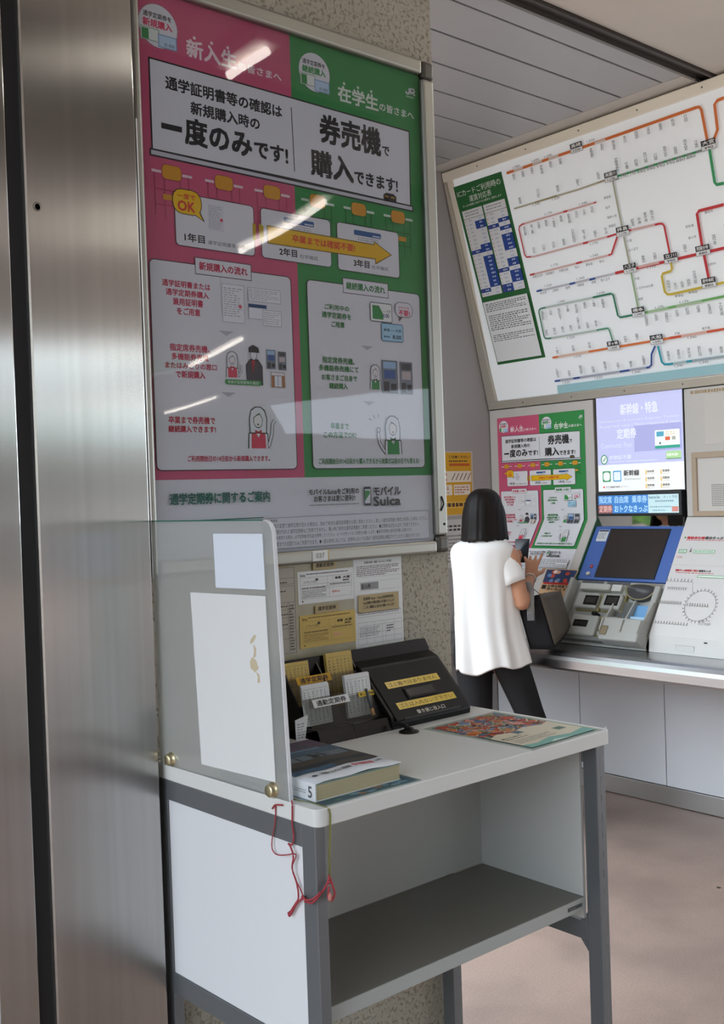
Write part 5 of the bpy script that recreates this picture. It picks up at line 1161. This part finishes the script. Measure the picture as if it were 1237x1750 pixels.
# hair: bob to the shoulders, parted open at the face
M_HAIR = mat('dark_brown_hair', '170f0d', .5, spec=.25, nz=.5, nscale=14, bump=.5, bscale=60, stretch=(6, 6, .5), col2='0d0908')
hr = MB(); R_ = []
prof_h = ((1.535, .008), (1.531, .032), (1.519, .056), (1.501, .072), (1.478, .084), (1.45, .093), (1.415, .099), (1.38, .102), (1.35, .104), (1.328, .106), (1.310, .109), (1.300, .110), (1.294, .105))
N = 64
for j, (z, rad) in enumerate(prof_h):
    ring = []
    open_ = 0 if z > 1.475 else min(1, (1.475-z)/.03)*.92
    for i in range(N+1):
        # angle measured from the back; the face gap sits at the front
        a = (-PI+open_)+(2*PI-2*open_)*i/N
        w = 1+.012*math.sin(a*17+j*.2)+.010*math.sin(a*31)+(.05*math.sin(a*3+1)*max(0, (1.33-z)/.05) if z < 1.33 else 0)
        ra = rad*w; dz = (.003*math.sin(a*9)+.003*math.sin(a*23))*(j >= 11)-max(0, j-7)/5*.016*max(0, -math.sin(a))
        ring.append(L(math.sin(a)*ra*.98, .022-math.cos(a)*ra*1.08, z+dz))
    R_.append(ring)
hr.rings(R_, M_HAIR, cap=False, closed=False)
ho = hr.build('hair', wom); so = ho.modifiers.new('t', 'SOLIDIFY'); so.thickness = .016; so.offset = -1; ho.modifiers.new('b', 'SUBSURF').levels = 1; ho.modifiers['b'].render_levels = 1

# blouse
M_SHIRT = mat('white_crepe', 'eeeceb', .8, bump=.12, bscale=400)
sh = MB(); R_ = []; NS = 96
lv = ((1.306, .062, .052, 0, -.006, 0), (1.302, .072, .060, 0, -.008, 0), (1.294, .108, .074, 0, -.010, 0), (1.280, .136, .086, 0, -.012, 0), (1.255, .154, .098, 0, -.012, 0), (1.22, .155, .104, 0, -.010, .002), (1.16, .149, .108, 0, -.004, .004), (1.08, .148, .112, .002, -.004, .006), (1.0, .148, .118, .006, -.006, .008), (.92, .151, .124, .010, -.008, .011), (.84, .157, .130, .018, -.010, .014), (.77, .164, .136, .026, -.012, .017), (.70, .170, .140, .032, -.014, .020))
for z, a, b_, cr, cf, fo in lv:
    ring = []
    for i in range(NS):
        t = 2*PI*i/NS
        k = fo*(math.sin(5*t+.9)*.55+math.sin(9*t+2.1)*.35+.25*math.sin(14*t))
        dz = 0
        if z < .9: dz = (.9-z)/.2*(.035*max(0, math.cos(t+.35))+.012*math.sin(5*t+.9))   # right side hem cut higher
        ring.append(L(cr+(a+k)*math.cos(t), cf+(b_+k)*math.sin(t), z+dz))
    R_.append(ring)
sh.rings(R_, M_SHIRT, cap=False)
so_ = sh.build('blouse', wom); m_ = so_.modifiers.new('t', 'SOLIDIFY'); m_.thickness = .003; so_.modifiers.new('b', 'SUBSURF').levels = 1; so_.modifiers['b'].render_levels = 1
for s_, el in ((1, elR), (-1, elL)):
    a = L(.088*s_, -.010, 1.244); d = (el-a).normalized(); b_ = a+d*(.155 if s_ > 0 else .11)
    S_ = []
    for j in range(8):
        t = j/7; c = a.lerp(b_, t)+Vector((0, 0, .012*math.sin(PI*t))); r = .044+.014*t+.004*math.sin(PI*t)
        u = d.cross(Fw).normalized(); w = d.cross(u)
        S_.append([c+(u*math.cos(2*PI*k/28)+w*math.sin(2*PI*k/28))*(r+.003*math.sin(5*2*PI*k/28)*t) for k in range(28)])
    o = MB().rings(S_, M_SHIRT, cap=False).build('sleeve', wom); m_ = o.modifiers.new('t', 'SOLIDIFY'); m_.thickness = .003
# trousers
M_TR = mat('black_trousers', '17171b', .8, nz=.2, nscale=30, bump=.1, bscale=90)
tr = MB(); ring = []
for z, a, b_ in ((.90, .135, .10), (.84, .150, .115), (.78, .158, .118), (.72, .160, .112)):
    ring.append([L(a*math.cos(2*PI*i/32), b_*math.sin(2*PI*i/32), z) for i in range(32)])
tr.rings(ring, M_TR)
def leg(hp, kn, an, s_):
    P_ = [hp, hp.lerp(kn, .25), hp.lerp(kn, .5), hp.lerp(kn, .75), kn, kn.lerp(an, .3), kn.lerp(an, .6), an+Vector((0, 0, .02))]
    rad = [.088, .086, .078, .070, .067, .066, .065, .065]; S_ = []
    for c, r in zip(P_, rad):
        S_.append([c+Rt*math.cos(2*PI*k/28)*(r+.004*math.sin(6*PI*k/28))+Fw*math.sin(2*PI*k/28)*(r*.98) for k in range(28)])
    tr.rings(S_, M_TR)
leg(L(.082, 0, .80), knR, anR, 1); leg(L(-.072, 0, .80), knL, anL, -1)
to = tr.build('trousers', wom); r2_ = to.modifiers.new('r', 'REMESH'); r2_.mode = 'VOXEL'; r2_.voxel_size = .008; r2_.use_smooth_shade = True; s2_ = to.modifiers.new('s', 'SMOOTH'); s2_.iterations = 5
for a in (anR, anL):
    z0 = .0; S_ = []
    for t, wd, ht_ in ((-.045, .022, .045), (-.02, .033, .062), (.03, .036, .060), (.08, .040, .045), (.13, .038, .034), (.165, .022, .022)):
        c = Vector((a.x, a.y, 0))+Fw*t
        S_.append([c+Rt*wd*math.cos(2*PI*k/20)+Vector((0, 0, max(0.001, ht_*.5+ht_*.5*math.sin(2*PI*k/20)))) for k in range(20)])
    MB().rings(S_, M_BLACKM).build('shoe', wom)
wv = (wrR-elR).normalized()
MB().lathe([(.026, -.004), (.0285, -.004), (.0285, .004), (.026, .004), (.026, -.004)], wrR-wv*.008, wv, mat('pale_band', 'e0d2c4', .4), 24).build('bracelet', wom)
# phone in her hands
ph = thing('smartphone', L(.075, .30, 1.21), 'black smartphone held up in the hands of the woman', 'phone')
pd = (Vector((0, 0, 1))*.9+Fw*.35).normalized(); pn = Rt.cross(pd).normalized()
frp = lambda u, v, h: L(.060, .335, 1.170)+Rt*u+pd*v+pn*h
MB().box(-.036, .036, 0, .120, -.004, .004, mat('phone_black', '121318', .25), frp).build('case', ph, .003)
bx('glass', -.033, .033, .003, .117, .004, .0045, mat('phone_glass', '2b3038', .08), ph, fr=frp)
# tote bag hanging from her right forearm
tb = thing('tote_bag', L(.22, .15, .80), 'black tote bag with taupe side and grey straps on her forearm', 'bag')
M_TB = mat('black_canvas', '15151a', .8, bump=.15, bscale=200); M_TP = mat('taupe_leather', '5f564b', .55, nz=.15, nscale=12); M_ST = mat('grey_webbing', '8a8a8a', .8)
ri_t, ro_t, fo_t, fi_t = L(.145, .02, 1.015), L(.240, .05, 1.045), L(.255, .30, 1.035), L(.150, .28, 1.02)
ri_b, ro_b, fo_b, fi_b = L(.198, .03, .800), L(.300, .075, .795), L(.298, .312, .858), L(.205, .285, .848)
def bag_pt(u, v, w):   # u 0 rear..1 front, v 0 inner..1 outer, w 0 bottom..1 top
    lo = ri_b.lerp(fi_b, u).lerp(ro_b.lerp(fo_b, u), v); hi = ri_t.lerp(fi_t, u).lerp(ro_t.lerp(fo_t, u), v); return lo.lerp(hi, w)
bg_ = MB(); ks, kt = bg_.mi(M_TB), bg_.mi(M_TP); rings_ = []
n4 = 8; path = [(0, i/n4) for i in range(n4)]+[(i/n4, 1) for i in range(n4)]+[(1, 1-i/n4) for i in range(n4)]+[(1-i/n4, 0) for i in range(n4)]
for j in range(9):
    w = j/8; bul = .016*math.sin(PI*w)
    rg = []
    for i, (u, v) in enumerate(path):
        p = bag_pt(u, v, w); p = p+Rt*(bul*(v-.5)*math.sin(PI*u)*2)+Fw*(bul*.6*(u-.5)*math.sin(PI*v)*2)+Fw*(.012*math.sin(PI*v)*w*(1 if u == 0 else 0))
        rg.append(bg_.bm.verts.new(p))
    rings_.append(rg)
for a, b_ in zip(rings_, rings_[1:]):
    for i in range(len(path)):
        outer = n4 <= i < 2*n4
        bg_.face([a[i], a[(i+1) % 32], b_[(i+1) % 32], b_[i]], ks, True)
bg_.face(rings_[0][::-1], ks)
bo = bg_.build('body', tb); mm = bo.modifiers.new('t', 'SOLIDIFY'); mm.thickness = .004
# taupe outer panel laid over the black body, with a slanted lower edge
op = MB(); ko = op.mi(M_TP); g_ = []
for j in range(9):
    w = j/8; rr_ = []
    for i in range(9):
        u = -.02+1.04*i/8; wlo = .10-.02*u; ww = wlo+(1.02-wlo)*w
        p = bag_pt(u, 1, ww)+Rt*(.006+.016*math.sin(PI*ww)*math.sin(PI*max(0, min(1, u)))+.004*math.sin(u*9)*ww); rr_.append(op.bm.verts.new(p))
    g_.append(rr_)
for a, b_ in zip(g_, g_[1:]):
    for i in range(8): op.face([a[i], a[i+1], b_[i+1], b_[i]], ko, True)
oo = op.build('side_panel', tb, label='taupe leather side panel'); mm = oo.modifiers.new('t', 'SOLIDIFY'); mm.thickness = .004
ribbon([L(.160, .085, 1.100), L(.185, .060, 1.100), L(.208, .030, 1.07), L(.215, .002, 1.01), L(.219, -.006, .935)], .034, M_ST, 'strap', tb, wd=(Rt*.9+Fw*.2).normalized())
ribbon([L(.168, .052, 1.092), L(.175, .090, 1.090), L(.195, .13, 1.06), L(.225, .17, 1.02)], .030, M_ST, 'strap', tb, wd=(Fw*.9-Rt*.2).normalized())
bx('stitch_patch', -.014, .014, -.014, .014, 0, .001, mat('webbing_dark', '6a6a6a', .8), tb, fr=lambda u, v, h: L(.2190, -.0080, .950)+Rt*u+Vector((0, 0, v))-Fw*h)
